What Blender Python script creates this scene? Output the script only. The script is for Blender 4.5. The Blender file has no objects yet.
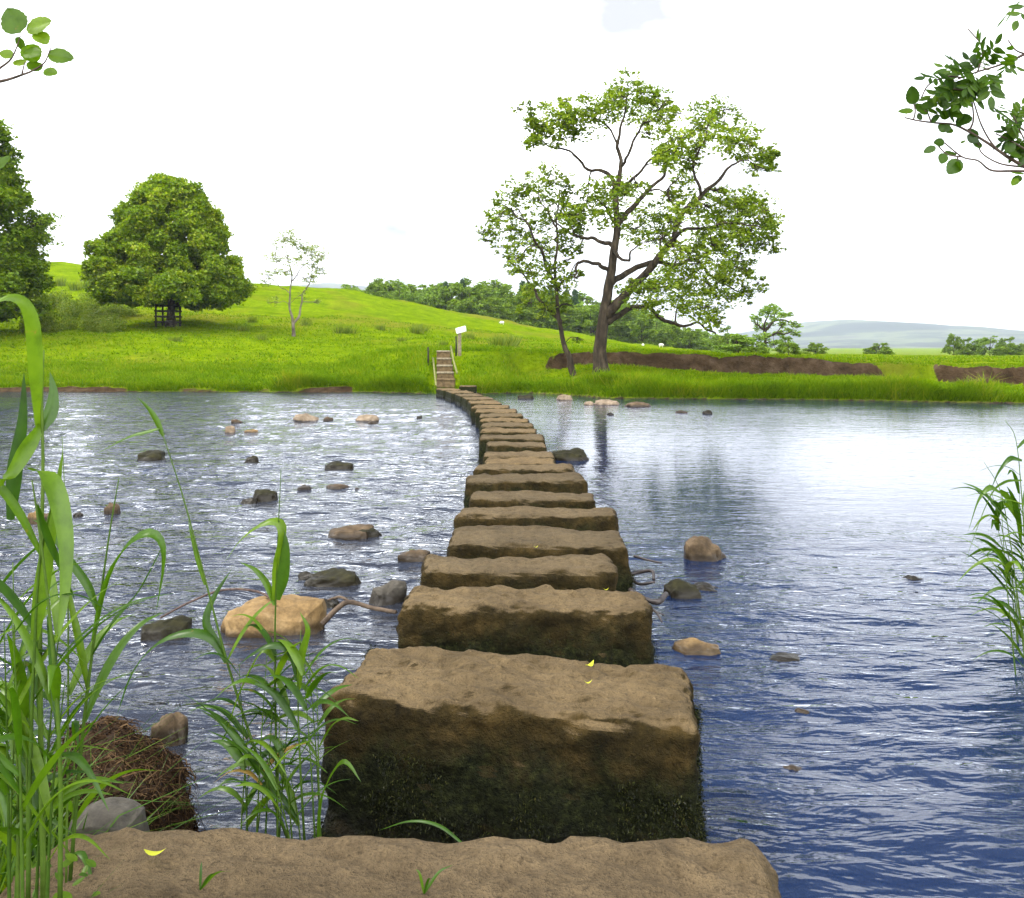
import bpy, math, random
import numpy as np
from mathutils import Vector, Matrix

SC = bpy.context.scene
COL = SC.collection
R = math.radians
rng = np.random.default_rng(7)
random.seed(7)

# ------------------------------------------------------------------ measuring
FPX, HZ, CX, CH = 900.0, 345.0, 512.0, 1.69      # focal length in px, horizon row, centre column, eye height


def at(px, py, d):
    """point seen at pixel (px,py) standing d metres away"""
    return np.array([(px - CX) / FPX * d, d, CH - (py - HZ) / FPX * d])


def on_level(px, py, z=0.0):
    d = (CH - z) * FPX / (py - HZ)
    return np.array([(px - CX) / FPX * d, d, z])


# ------------------------------------------------------------------ noise
def _h(i):
    i = i.astype(np.uint64)
    i = (i ^ (i >> np.uint64(15))) * np.uint64(0x2c1b3c6d) & np.uint64(0xffffffff)
    i = (i ^ (i >> np.uint64(12))) * np.uint64(0x297a2d39) & np.uint64(0xffffffff)
    i = i ^ (i >> np.uint64(15))
    return (i & np.uint64(0xffff)).astype(np.float64) / 65535.0


def noise3(x, y, z, seed=0):
    x = np.asarray(x, float) + 1000.3; y = np.asarray(y, float) + 1000.7; z = np.asarray(z, float) + 1000.1 + 0 * x
    xi, yi, zi = np.floor(x), np.floor(y), np.floor(z)
    fx, fy, fz = x - xi, y - yi, z - zi
    fx, fy, fz = [f * f * f * (f * (f * 6 - 15) + 10) for f in (fx, fy, fz)]
    xi, yi, zi = [a.astype(np.int64) for a in (xi, yi, zi)]
    out = 0
    for dx in (0, 1):
        wx = fx if dx else 1 - fx
        for dy in (0, 1):
            wy = fy if dy else 1 - fy
            for dz in (0, 1):
                wz = fz if dz else 1 - fz
                k = (xi + dx) * 73856093 + (yi + dy) * 19349663 + (zi + dz) * 83492791 + seed * 7919
                out = out + wx * wy * wz * _h(k & 0xffffffff)
    return out * 2 - 1


def fbm3(x, y, z, seed=0, octs=4, gain=.5):
    a, s, f = 1.0, 0, 1.0
    for o in range(octs):
        s = s + a * noise3(x * f, y * f, z * f, seed + o * 17)
        a *= gain; f *= 2.03
    return s


def fbm2(x, y, seed=0, octs=4, gain=.5):
    return fbm3(x, y, 0 * np.asarray(x, float), seed, octs, gain)


def sstep(a, b, x):
    t = np.clip((np.asarray(x, float) - a) / (b - a), 0, 1)
    return t * t * (3 - 2 * t)


# ------------------------------------------------------------------ objects
def link(name, me, mat=None, parent=None, loc=None):
    o = bpy.data.objects.new(name, me)
    COL.objects.link(o)
    if mat is not None and me is not None:
        me.materials.append(mat)
    if parent is not None:
        o.parent = parent
    if loc is not None:
        o.location = loc
    return o


def tag(o, label=None, cat=None, group=None, kind=None):
    if label: o['label'] = label
    if cat: o['category'] = cat
    if group: o['group'] = group
    if kind: o['kind'] = kind
    return o


def thing(name, label, cat, loc=(0, 0, 0), group=None):
    o = bpy.data.objects.new(name, None)
    COL.objects.link(o)
    o.location = loc
    o.empty_display_size = .1
    return tag(o, label, cat, group)


def np_mesh(name, V, Fq, smooth=False, attrs=None):
    """V (n,3); Fq (m,k) one polygon size, or list of such arrays"""
    me = bpy.data.meshes.new(name)
    V = np.asarray(V, np.float32)
    lists = [f for f in (Fq if isinstance(Fq, list) else [Fq]) if len(f)]
    me.vertices.add(len(V)); me.vertices.foreach_set('co', V.ravel())
    loops = np.concatenate([np.asarray(f, np.int32).ravel() for f in lists])
    tot = np.concatenate([np.full(len(f), np.asarray(f).shape[1], np.int32) for f in lists])
    start = np.concatenate([[0], np.cumsum(tot)[:-1]]).astype(np.int32)
    me.loops.add(len(loops)); me.loops.foreach_set('vertex_index', loops)
    me.polygons.add(len(tot)); me.polygons.foreach_set('loop_start', start); me.polygons.foreach_set('loop_total', tot)
    me.polygons.foreach_set('use_smooth', np.full(len(tot), smooth, bool))
    me.update(calc_edges=True)
    for k, v in (attrs or {}).items():
        a = me.attributes.new(k, 'FLOAT', 'POINT')
        a.data.foreach_set('value', np.asarray(v, np.float32))
    me.validate()
    return me


class MB:
    """collects tubes, boxes, ribbons into one mesh"""
    def __init__(self):
        self.v = []; self.q = []; self.t = []; self.n = 0; self.tone = []

    def add(self, V, quads=(), tris=(), tone=None):
        V = np.asarray(V, float)
        if len(quads): self.q.append(np.asarray(quads, int) + self.n)
        if len(tris): self.t.append(np.asarray(tris, int) + self.n)
        self.v.append(V); self.n += len(V)
        self.tone.append(np.full(len(V), random.random() if tone is None else tone))

    def tube(self, pts, rad, sides=6, cap=True, wob=0.0):
        P = np.asarray(pts, float); n = len(P)
        rad = np.broadcast_to(np.asarray(rad, float), (n,)) if np.ndim(rad) else np.full(n, rad)
        T = np.gradient(P, axis=0); T /= np.linalg.norm(T, axis=1)[:, None] + 1e-9
        up = np.array([0, 0, 1.0]) if abs(T[0, 2]) < .9 else np.array([1.0, 0, 0])
        V = []
        for i in range(n):
            a = up - T[i] * up.dot(T[i]); a /= np.linalg.norm(a) + 1e-9
            up = a; b = np.cross(T[i], a)
            for k in range(sides):
                th = 2 * math.pi * k / sides
                r = rad[i] * (1 + wob * (random.random() - .5) * 2)
                V.append(P[i] + r * (a * math.cos(th) + b * math.sin(th)))
        Q = [(i * sides + k, i * sides + (k + 1) % sides, (i + 1) * sides + (k + 1) % sides, (i + 1) * sides + k)
             for i in range(n - 1) for k in range(sides)]
        Tt = []
        if cap:
            V.append(P[0]); V.append(P[-1]); c0, c1 = n * sides, n * sides + 1
            for k in range(sides):
                Tt.append((c0, (k + 1) % sides, k)); Tt.append((c1, (n - 1) * sides + k, (n - 1) * sides + (k + 1) % sides))
        self.add(V, Q, Tt)

    def box(self, c, s, rot=None, bev=0.0):
        c = np.asarray(c, float); s = np.asarray(s, float) / 2
        b = min(bev, s.min() * .9)
        V = []
        for z in (-1, 1):
            for y in (-1, 1):
                for x in (-1, 1):
                    V.append((x * s[0], y * s[1], z * s[2]))
        V = np.array(V)
        Q = [(0, 2, 3, 1), (4, 5, 7, 6), (0, 1, 5, 4), (2, 6, 7, 3), (0, 4, 6, 2), (1, 3, 7, 5)]
        if b > 0:
            sg = np.sign(V); W = []; idx = {}
            for i, p in enumerate(V):
                for ax in range(3):
                    w = p - sg[i] * b; w[ax] = p[ax]
                    idx[(i, ax)] = len(W); W.append(w)
            Q2 = [[idx[(i, ax)] for i in q] for q, ax in zip(Q, (2, 2, 1, 1, 0, 0))]
            T2 = [[idx[(i, 0)], idx[(i, 1)], idx[(i, 2)]] for i in range(8)]
            for a in range(8):
                for bit, ax in ((1, 0), (2, 1), (4, 2)):
                    if not a & bit:
                        o = [k for k in range(3) if k != ax]
                        Q2.append([idx[(a, o[0])], idx[(a | bit, o[0])], idx[(a | bit, o[1])], idx[(a, o[1])]])
            V, Q, Tt = np.array(W), Q2, T2
        else:
            Tt = []
        if rot is not None:
            V = V @ np.array(rot).T
        self.add(V + c, Q, Tt)

    def ribbon(self, pts, width, side=None, fold=.25, tone=None):
        """leaf blade along pts, with a shallow V section"""
        P = np.asarray(pts, float); n = len(P)
        T = np.gradient(P, axis=0); T /= np.linalg.norm(T, axis=1)[:, None] + 1e-9
        V = []
        s0 = np.array([1.0, 0, 0]) if side is None else np.asarray(side, float)
        for i in range(n):
            s = s0 - T[i] * s0.dot(T[i]); s /= np.linalg.norm(s) + 1e-9
            nn = np.cross(T[i], s)
            w = width[i] / 2
            V += [P[i] - s * w + nn * w * fold, P[i] - s * w * .5 + nn * w * fold * .3, P[i], P[i] + s * w * .5 + nn * w * fold * .3, P[i] + s * w + nn * w * fold]
        Q = [(i * 5 + k, i * 5 + k + 1, i * 5 + 6 + k, i * 5 + 5 + k) for i in range(n - 1) for k in range(4)]
        self.add(V, Q, tone=tone)

    def build(self, name, mat, parent=None, smooth=True, loc=None):
        if not self.n: return None
        me = np_mesh(name, np.concatenate(self.v), [np.concatenate(x) for x in (self.q, self.t) if x], smooth,
                     {'tone': np.concatenate(self.tone)})
        return link(name, me, mat, parent, loc)


def spline(pts, n):
    """Catmull-Rom through pts"""
    P = np.asarray(pts, float)
    if len(P) == 2:
        t = np.linspace(0, 1, n)[:, None]
        return P[0] * (1 - t) + P[1] * t
    Q = np.vstack([2 * P[0] - P[1], P, 2 * P[-1] - P[-2]])
    out = []
    for u in np.linspace(0, len(P) - 1, n):
        i = min(int(u), len(P) - 2); t = u - i
        a, b, c, d = Q[i], Q[i + 1], Q[i + 2], Q[i + 3]
        out.append(.5 * ((2 * b) + (-a + c) * t + (2 * a - 5 * b + 4 * c - d) * t * t + (-a + 3 * b - 3 * c + d) * t ** 3))
    return np.array(out)


# ------------------------------------------------------------------ materials
class NT:
    def __init__(self, name):
        self.m = bpy.data.materials.new(name); self.m.use_nodes = True
        self.t = self.m.node_tree; self.t.nodes.clear()
        self.out = self.new('ShaderNodeOutputMaterial')

    def new(self, typ, **kw):
        n = self.t.nodes.new(typ)
        for k, v in kw.items():
            if k in n.inputs.keys() if hasattr(n, 'inputs') else False:
                n.inputs[k].default_value = v
            else:
                setattr(n, k, v)
        return n

    def lk(self, a, b): self.t.links.new(a, b)

    def coord(self, kind='Object', scale=(1, 1, 1)):
        c = self.new('ShaderNodeTexCoord'); m = self.new('ShaderNodeMapping')
        m.inputs['Scale'].default_value = scale
        self.lk(c.outputs[kind], m.inputs['Vector'])
        return m.outputs['Vector']

    def noise(self, vec, scale, detail=4, rough=.55, dist=0):
        n = self.new('ShaderNodeTexNoise')
        n.inputs['Scale'].default_value = scale; n.inputs['Detail'].default_value = detail
        n.inputs['Roughness'].default_value = rough; n.inputs['Distortion'].default_value = dist
        self.lk(vec, n.inputs['Vector'])
        return n.outputs['Fac']

    def ramp(self, fac, stops):
        r = self.new('ShaderNodeValToRGB'); e = r.color_ramp.elements
        while len(e) < len(stops): e.new(.5)
        for el, (p, c) in zip(e, stops):
            el.position = p; el.color = (*c, 1) if len(c) == 3 else c
        self.lk(fac, r.inputs['Fac'])
        return r.outputs['Color']

    def maprange(self, v, a, b, c=0, d=1, smooth=True):
        n = self.new('ShaderNodeMapRange')
        n.interpolation_type = 'SMOOTHSTEP' if smooth else 'LINEAR'
        for i, x in zip(('From Min', 'From Max', 'To Min', 'To Max'), (a, b, c, d)): n.inputs[i].default_value = x
        self.lk(v, n.inputs['Value'])
        return n.outputs['Result']

    def math(self, op, a, b=None, clamp=False):
        n = self.new('ShaderNodeMath'); n.operation = op; n.use_clamp = clamp
        for i, x in enumerate((a, b)):
            if x is None: continue
            if isinstance(x, (int, float)): n.inputs[i].default_value = x
            else: self.lk(x, n.inputs[i])
        return n.outputs[0]

    def mix(self, fac, a, b, typ='MIX'):
        n = self.new('ShaderNodeMix'); n.data_type = 'RGBA'; n.blend_type = typ
        for s, x in ((n.inputs[0], fac), (n.inputs[6], a), (n.inputs[7], b)):
            if isinstance(x, (int, float)): s.default_value = x
            elif isinstance(x, tuple): s.default_value = (*x, 1)
            else: self.lk(x, s)
        return n.outputs[2]

    def bump(self, h, strength=.5, dist=.02, normal=None):
        n = self.new('ShaderNodeBump'); n.inputs['Strength'].default_value = strength; n.inputs['Distance'].default_value = dist
        self.lk(h, n.inputs['Height'])
        if normal is not None: self.lk(normal, n.inputs['Normal'])
        return n.outputs['Normal']

    def principled(self, col, rough=.8, normal=None, spec=.3):
        p = self.new('ShaderNodeBsdfPrincipled')
        if isinstance(col, tuple): p.inputs['Base Color'].default_value = (*col, 1)
        else: self.lk(col, p.inputs['Base Color'])
        if isinstance(rough, (int, float)): p.inputs['Roughness'].default_value = rough
        else: self.lk(rough, p.inputs['Roughness'])
        p.inputs['Specular IOR Level'].default_value = spec
        if normal is not None: self.lk(normal, p.inputs['Normal'])
        return p

    def done(self, shader):
        self.lk(shader.outputs[0] if hasattr(shader, 'outputs') else shader, self.out.inputs['Surface'])
        return self.m


def mat_simple(name, stops, scale=5, detail=5, rough=.85, bump=.4, bdist=.02, spec=.2, coord='Object', sc=(1, 1, 1)):
    n = NT(name); v = n.coord(coord, sc)
    f = n.noise(v, scale, detail)
    c = n.ramp(f, stops)
    nb = n.bump(n.noise(v, scale * 3, detail), bump, bdist)
    return n.done(n.principled(c, rough, nb, spec))


def mat_leaf(name, stops, trans=.4, gloss=.06, rough=.4):
    gloss *= .25
    near = name in ('reed_blade', 'near_leaf', 'reed_stem')
    """foliage: each leaf has its own green (attribute tone); light passes through"""
    n = NT(name)
    a = n.new('ShaderNodeAttribute'); a.attribute_name = 'tone'
    c = n.ramp(a.outputs['Fac'], stops)
    if near:                                                     # mottling, pale nerves and a few withered spots
        v = n.coord('Object')
        c = n.mix(.8, c, n.ramp(n.noise(v, 28, 4, .65), [(.3, (.62, .66, .6)), (.5, (1, 1, 1)), (.7, (1.25, 1.18, 1.1))]), 'MULTIPLY')
        c = n.mix(n.maprange(n.noise(v, 11, 5, .75), .63, .70, 0, .75), c, (.16, .11, .025))
    d = n.new('ShaderNodeBsdfDiffuse'); n.lk(c, d.inputs['Color'])
    t = n.new('ShaderNodeBsdfTranslucent')
    c2 = n.mix(1.0, c, (1.25, 1.35, .45), 'MULTIPLY'); n.lk(c2, t.inputs['Color'])
    m = n.new('ShaderNodeMixShader'); m.inputs[0].default_value = trans
    n.lk(d.outputs[0], m.inputs[1]); n.lk(t.outputs[0], m.inputs[2])
    g = n.new('ShaderNodeBsdfGlossy'); g.inputs['Roughness'].default_value = rough
    m2 = n.new('ShaderNodeMixShader'); m2.inputs[0].default_value = gloss
    n.lk(m.outputs[0], m2.inputs[1]); n.lk(g.outputs[0], m2.inputs[2])
    return n.done(m2)


def mat_terrain():
    n = NT('meadow_turf'); v = n.coord('Object')
    big = n.noise(v, .09, 4); mid = n.noise(v, .7, 5, .65); fine = n.noise(n.coord('Object', (1, .45, 1)), 6, 4, .7)
    c1 = n.ramp(mid, [(.25, (.044, .080, .001)), (.45, (.085, .134, .001)), (.62, (.114, .165, .002)), (.8, (.145, .172, .003))])
    c2 = n.ramp(fine, [(.3, (.55, .6, .5)), (.5, (1, 1, 1)), (.72, (1.2, 1.15, 1.1))])
    c = n.mix(.8, c1, c2, 'MULTIPLY')
    ter = n.noise(n.coord('Object', (.16, .75, 1)), 1.0, 5, .65)
    c = n.mix(.85, c, n.ramp(ter, [(.32, (.60, .68, .5)), (.5, (1, 1, 1)), (.68, (1.18, 1.1, 1))]), 'MULTIPLY')
    c = n.mix(n.maprange(big, .50, .66, 0, .75), c, (.115, .112, .012))
    c = n.mix(n.maprange(n.noise(v, .33, 5, .7), .58, .70, 0, .5), c, (.060, .085, .006))
    a = n.new('ShaderNodeAttribute'); a.attribute_name = 'dirt'
    dn = n.noise(v, 2.2, 6, .7)
    dirt = n.ramp(dn, [(.3, (.014, .009, .005)), (.5, (.037, .024, .013)), (.7, (.074, .051, .031))])
    dm = n.maprange(n.math('ADD', a.outputs['Fac'], n.math('MULTIPLY', n.math('SUBTRACT', dn, .5), .7)), .35, .6)
    c = n.mix(dm, c, dirt)
    b = n.new('ShaderNodeAttribute'); b.attribute_name = 'bed'
    bn = n.noise(v, 3.5, 6, .7)
    bed = n.ramp(bn, [(.3, (.012, .009, .006)), (.5, (.035, .025, .014)), (.68, (.075, .055, .03)), (.8, (.11, .085, .05))])
    c = n.mix(b.outputs['Fac'], c, bed)
    nb = n.bump(n.math('ADD', fine, n.math('MULTIPLY', mid, .6)), .9, .12)
    return n.done(n.principled(c, .95, nb, 0))


def mat_water():
    n = NT('river_water')
    geo = n.new('ShaderNodeNewGeometry')
    sep = n.new('ShaderNodeSeparateXYZ'); n.lk(geo.outputs['Position'], sep.inputs[0])
    calm = n.new('ShaderNodeAttribute'); calm.attribute_name = 'calm'
    rfl = n.new('ShaderNodeAttribute'); rfl.attribute_name = 'riffle'
    v1 = n.coord('Object', (1, 2.3, 1)); v2 = n.coord('Object', (.6, 1.7, 1)); v3 = n.coord('Object', (1.0, 1.6, 1))
    a = n.noise(v1, 1.6, 4, .55, .6); b = n.noise(v2, 8, 2, .45, .7); c = n.noise(v3, 24, 3, .6)
    h = n.math('ADD', n.math('MULTIPLY', a, 1.2), n.math('ADD', n.math('MULTIPLY', b, .46), n.math('MULTIPLY', c, n.maprange(rfl.outputs['Fac'], 0, 1, .015, .07, False))))
    rfa = n.new('ShaderNodeAttribute'); rfa.attribute_name = 'riffle'
    amp = n.math('MULTIPLY', n.maprange(calm.outputs['Fac'], 0, 1, 1.0, .15, False), n.maprange(rfa.outputs['Fac'], 0, 1, .55, .78, False))
    h = n.math('MULTIPLY', h, amp)
    nb = n.bump(h, 1.0, .06)
    fr = n.new('ShaderNodeFresnel'); fr.inputs['IOR'].default_value = 1.333; n.lk(nb, fr.inputs['Normal'])
    gl = n.new('ShaderNodeBsdfGlossy'); gl.inputs['Roughness'].default_value = .03; n.lk(nb, gl.inputs['Normal'])
    gl.inputs['Color'].default_value = (.95, .97, 1, 1)
    tr = n.new('ShaderNodeBsdfTransparent'); tr.inputs['Color'].default_value = (.40, .38, .36, 1)
    body = n.new('ShaderNodeBsdfDiffuse'); 
    rf = n.new('ShaderNodeAttribute'); rf.attribute_name = 'riffle'
    n.lk(n.mix(rf.outputs['Fac'], (.008, .019, .056), (.027, .030, .040)), body.inputs['Color']); n.lk(nb, body.inputs['Normal'])
    mb_ = n.new('ShaderNodeMixShader'); mb_.inputs[0].default_value = .6; n.lk(tr.outputs[0], mb_.inputs[1]); n.lk(body.outputs[0], mb_.inputs[2])
    m = n.new('ShaderNodeMixShader'); n.lk(fr.outputs[0], m.inputs[0]); n.lk(mb_.outputs[0], m.inputs[1]); n.lk(gl.outputs[0], m.inputs[2])
    return n.done(m)


def mat_gritstone(name, top, mossy=1.0, wet=.10):
    """gritstone block: worn tan top, algae-brown shoulders, black-green moss below the splash line"""
    n = NT(name); v = n.coord('Object')
    geo = n.new('ShaderNodeNewGeometry')
    sn = n.new('ShaderNodeSeparateXYZ'); n.lk(geo.outputs['True Normal'], sn.inputs[0])
    oc = n.new('ShaderNodeTexCoord'); so = n.new('ShaderNodeSeparateXYZ'); n.lk(oc.outputs['Object'], so.inputs[0])
    big = n.noise(v, 2.5, 5, .6); fine = n.noise(v, 26, 5, .65); grain = n.noise(v, 130, 3, .7)
    t = np.array(top)
    c = n.ramp(big, [(.28, tuple(t * .62)), (.5, tuple(t)), (.72, tuple(t * 1.28))])
    c = n.mix(.75, c, n.ramp(fine, [(.3, (.6, .58, .55)), (.5, (1, 1, 1)), (.7, (1.3, 1.28, 1.22))]), 'MULTIPLY')
    c = n.mix(.5, c, n.ramp(grain, [(.3, (.6, .6, .6)), (.7, (1.35, 1.35, 1.35))]), 'MULTIPLY')
    pit = n.noise(v, 70, 2, .5)
    c = n.mix(n.maprange(pit, .60, .70, 0, .55), c, tuple(t * .35))
    lich = n.noise(v, 15, 4, .75)
    c = n.mix(n.maprange(lich, .64, .72, 0, .5), c, tuple(t * 1.75))
    oi = n.new('ShaderNodeObjectInfo')
    c = n.mix(1.0, c, n.ramp(oi.outputs['Random'], [(0, (.80, .82, .84)), (.5, (1, 1, 1)), (1, (1.22, 1.16, 1.05))]), 'MULTIPLY')
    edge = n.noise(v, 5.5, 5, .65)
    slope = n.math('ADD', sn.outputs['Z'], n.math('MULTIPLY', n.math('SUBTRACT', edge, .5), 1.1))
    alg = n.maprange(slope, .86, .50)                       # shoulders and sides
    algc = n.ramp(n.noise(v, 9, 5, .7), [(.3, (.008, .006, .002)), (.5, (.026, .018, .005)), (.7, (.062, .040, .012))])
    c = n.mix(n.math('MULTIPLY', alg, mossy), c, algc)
    hgt = n.math('ADD', so.outputs['Z'], n.math('MULTIPLY', n.math('SUBTRACT', n.noise(v, 3.2, 5, .7), .5), .42))
    low = n.math('MULTIPLY', n.maprange(hgt, .41, .24), n.maprange(sn.outputs['Z'], .7, .3))
    mc = n.ramp(n.noise(v, 42, 4, .7), [(.35, (.004, .005, .002)), (.55, (.014, .016, .005)), (.7, (.032, .036, .010))])
    c = n.mix(n.math('MULTIPLY', low, mossy), c, mc)
    h = n.math('ADD', n.math('MULTIPLY', fine, 1.1), n.math('ADD', n.math('MULTIPLY', grain, .35), n.math('MULTIPLY', big, .6)))
    nb = n.bump(h, 1.0, .045)
    wetm = n.maprange(so.outputs['Z'], wet + .05, wet - .03, 0, 1)
    ro = n.maprange(wetm, 0, 1, .88, .35)
    c = n.mix(n.math('MULTIPLY', wetm, .55), c, (.006, .005, .004))
    return n.done(n.principled(c, ro, nb, .08))


def mat_rock(name, dark, mid, light, wet=.075):
    n = NT(name); v = n.coord('Object')
    f = n.noise(v, 7, 6, .65); g = n.noise(v, 45, 4, .7)
    c = n.ramp(f, [(.28, dark), (.5, mid), (.72, light)])
    c = n.mix(.6, c, n.ramp(g, [(.3, (.55, .55, .55)), (.7, (1.4, 1.4, 1.35))]), 'MULTIPLY')
    geo = n.new('ShaderNodeNewGeometry'); s = n.new('ShaderNodeSeparateXYZ'); n.lk(geo.outputs['Position'], s.inputs[0])
    z = n.math('ADD', s.outputs['Z'], n.math('MULTIPLY', n.math('SUBTRACT', f, .5), .05))
    w = n.maprange(z, wet, wet * .3)                        # the splash zone stays wet
    c = n.mix(n.math('MULTIPLY', w, .75), c, (.012, .009, .006))
    nb = n.bump(n.math('ADD', f, n.math('MULTIPLY', g, .4)), .7, .015)
    return n.done(n.principled(c, n.maprange(w, 0, 1, .8, .35), nb, .15))


M = {}
M['turf'] = mat_terrain()
M['water'] = mat_water()
M['stone'] = mat_gritstone('gritstone_block', (.114, .083, .044))
M['slab'] = mat_gritstone('gritstone_slab', (.114, .082, .045), .35)
M['tan'] = mat_rock('tan_boulder', (.075, .046, .017), (.155, .098, .040), (.235, .16, .075))
M['brown'] = mat_rock('brown_rock', (.03, .020, .010), (.065, .044, .024), (.12, .085, .05))
M['mossrock'] = mat_rock('mossy_rock', (.006, .005, .002), (.014, .013, .004), (.034, .030, .009))
M['grey'] = mat_rock('grey_rock', (.028, .024, .019), (.052, .046, .036), (.09, .08, .065))
M['pale'] = mat_rock('pale_rock', (.08, .058, .036), (.150, .112, .074), (.24, .19, .14), .02)
M['bark'] = mat_simple('alder_bark', [(.3, (.014, .011, .008)), (.5, (.034, .026, .017)), (.7, (.075, .058, .036))], 3.5, 6, .95, .9, .05, .1, sc=(2, 2, .6))
M['palebark'] = mat_simple('birch_bark', [(.3, (.04, .03, .022)), (.5, (.095, .08, .06)), (.7, (.16, .14, .11))], 2.5, 5, .9, .5, .03, .1)
M['twig'] = mat_simple('twig_bark', [(.3, (.025, .016, .012)), (.6, (.075, .05, .04))], 40, 4, .8, .4, .003, .2)
M['drift'] = mat_simple('driftwood', [(.3, (.026, .017, .011)), (.6, (.080, .056, .036))], 25, 5, .8, .6, .006, .2)
M['darkdrift'] = mat_simple('wet_driftwood', [(.3, (.008, .006, .005)), (.6, (.03, .022, .018))], 25, 5, .5, .6, .006, .4)
M['timber'] = mat_simple('grey_timber', [(.3, (.11, .088, .055)), (.6, (.22, .185, .12))], 14, 5, .9, .5, .006, .1)
M['rail'] = mat_simple('lichen_timber', [(.3, (.085, .085, .028)), (.6, (.16, .16, .06))], 14, 5, .9, .5, .006, .1)
M['riser'] = mat_simple('earth_riser', [(.3, (.055, .036, .018)), (.6, (.13, .09, .045))], 9, 5, .95, .5, .01, .1)
M['darkwood'] = mat_simple('dark_timber', [(.3, (.012, .010, .009)), (.6, (.03, .025, .02))], 9, 5, .9, .5, .01, .1)
M['panel'] = mat_simple('board_panel', [(.3, (.40, .44, .38)), (.7, (.52, .56, .48))], 3, 3, .45, .1, .003, .4)
M['wool'] = mat_simple('wool', [(.3, (.45, .42, .36)), (.7, (.62, .6, .54))], 10, 4, .95, .5, .02, .05)
M['sheepface'] = mat_simple('sheep_face', [(.3, (.03, .025, .02)), (.7, (.06, .05, .04))], 10, 3, .9, .2, .01, .1)
M['rootfibre'] = mat_leaf('root_fibre', [(0, (.009, .005, .003)), (.5, (.034, .019, .009)), (1, (.105, .064, .03))], .05, .02)
M['peat'] = mat_simple('peaty_earth', [(.3, (.010, .006, .004)), (.6, (.040, .024, .013))], 18, 6, .95, .9, .02, .1)

M['alderleaf'] = mat_leaf('alder_foliage', [(0, (.040, .072, .004)), (.5, (.122, .180, .010)), (.85, (.215, .275, .020)), (1, (.30, .34, .05))], .45)
M['chestnutleaf'] = mat_leaf('chestnut_foliage', [(0, (.050, .100, .003)), (.5, (.140, .215, .005)), (.85, (.25, .31, .012)), (1, (.33, .34, .03))], .42)
M['ashleaf'] = mat_leaf('ash_foliage', [(0, (.042, .088, .003)), (.5, (.108, .178, .005)), (1, (.21, .27, .012))], .4)
M['birchleaf'] = mat_leaf('birch_foliage', [(0, (.10, .14, .03)), (.5, (.18, .22, .06)), (1, (.26, .29, .10))], .45)
M['woodleaf'] = mat_leaf('woodland_foliage', [(0, (.050, .092, .006)), (.5, (.112, .182, .010)), (1, (.19, .26, .02))], .38)
M['palewoodleaf'] = mat_leaf('pale_woodland_foliage', [(0, (.08, .14, .020)), (.5, (.15, .24, .030)), (1, (.22, .31, .05))], .4)
M['needle'] = mat_leaf('conifer_foliage', [(0, (.012, .035, .012)), (.5, (.032, .070, .022)), (1, (.06, .11, .03))], .2)
M['darkscrub'] = mat_leaf('scrub_foliage', [(0, (.050, .090, .004)), (.5, (.100, .145, .008)), (1, (.17, .19, .018))], .35)
M['reedleaf'] = mat_leaf('reed_blade', [(0, (.018, .052, .002)), (.5, (.040, .094, .003)), (1, (.088, .152, .006))], .4, .08, .38)
M['reedstem'] = mat_leaf('reed_stem', [(0, (.032, .065, .008)), (1, (.065, .11, .016))], .1, .05)
M['dryreed'] = mat_leaf('dry_reed_blade', [(0, (.22, .14, .03)), (1, (.32, .20, .05))], .4, .05)
M['branchleaf'] = mat_leaf('near_leaf', [(0, (.018, .046, .003)), (.5, (.042, .088, .004)), (1, (.095, .155, .008))], .5, .06)
M['bankgrass'] = mat_leaf('bank_grass_blade', [(0, (.026, .060, .001)), (.35, (.074, .138, .001)), (.75, (.122, .188, .002)), (1, (.20, .21, .015))], .4, .01)
M['nearalder'] = mat_leaf('near_leaf', [(0, (.050, .100, .004)), (.5, (.090, .165, .006)), (1, (.170, .250, .010))], .62, .06)
M['yellowleaf'] = mat_leaf('yellow_leaf', [(0, (.38, .40, .03)), (1, (.5, .5, .05))], .4, .05)
M['mossblade'] = mat_leaf('moss_strand', [(0, (.003, .004, .001)), (.6, (.010, .012, .003)), (.9, (.034, .038, .008)), (1, (.06, .05, .014))], .15, .03, .35)

# ------------------------------------------------------------------ terrain
EX = [-400, -20, -5, -3.4, -2.6, -1.6, 0.2, 1.6, 3, 8, 14, 25, 400]
EY = [35, 32.6, 32.3, 31.4, 30.9, 31.0, 31.8, 30.9, 28.8, 27.9, 26.1, 25, 25]
NX = [-400, -30, -4, -1.9, -1.5, -1.25, -1.0, -.85, .7, 1.2, 2.2, 3.15, 3.4, 3.8, 4.6, 7, 30, 400]
NY = [8, 6, 3.9, 3.2, 3.1, 2.9, 2.3, 1.5, .9, 1.4, 2.8, 4.2, 5.3, 6.6, 8.0, 9.5, 13, 16]


def edge_far(X): return np.interp(X, EX, EY) + .22 * fbm2(X * .55, X * 0, 3, 3)


def edge_near(X): return np.interp(X, NX, NY) + .08 * fbm2(X * 2, X * 0, 5, 2)


RPX = np.array([-300, 40, 100, 240, 340, 450, 560, 640, 700, 800, 1024, 1300])
RPY = np.array([258, 262, 266, 285, 291, 312, 331, 345, 352, 355.5, 357, 358])


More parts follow.
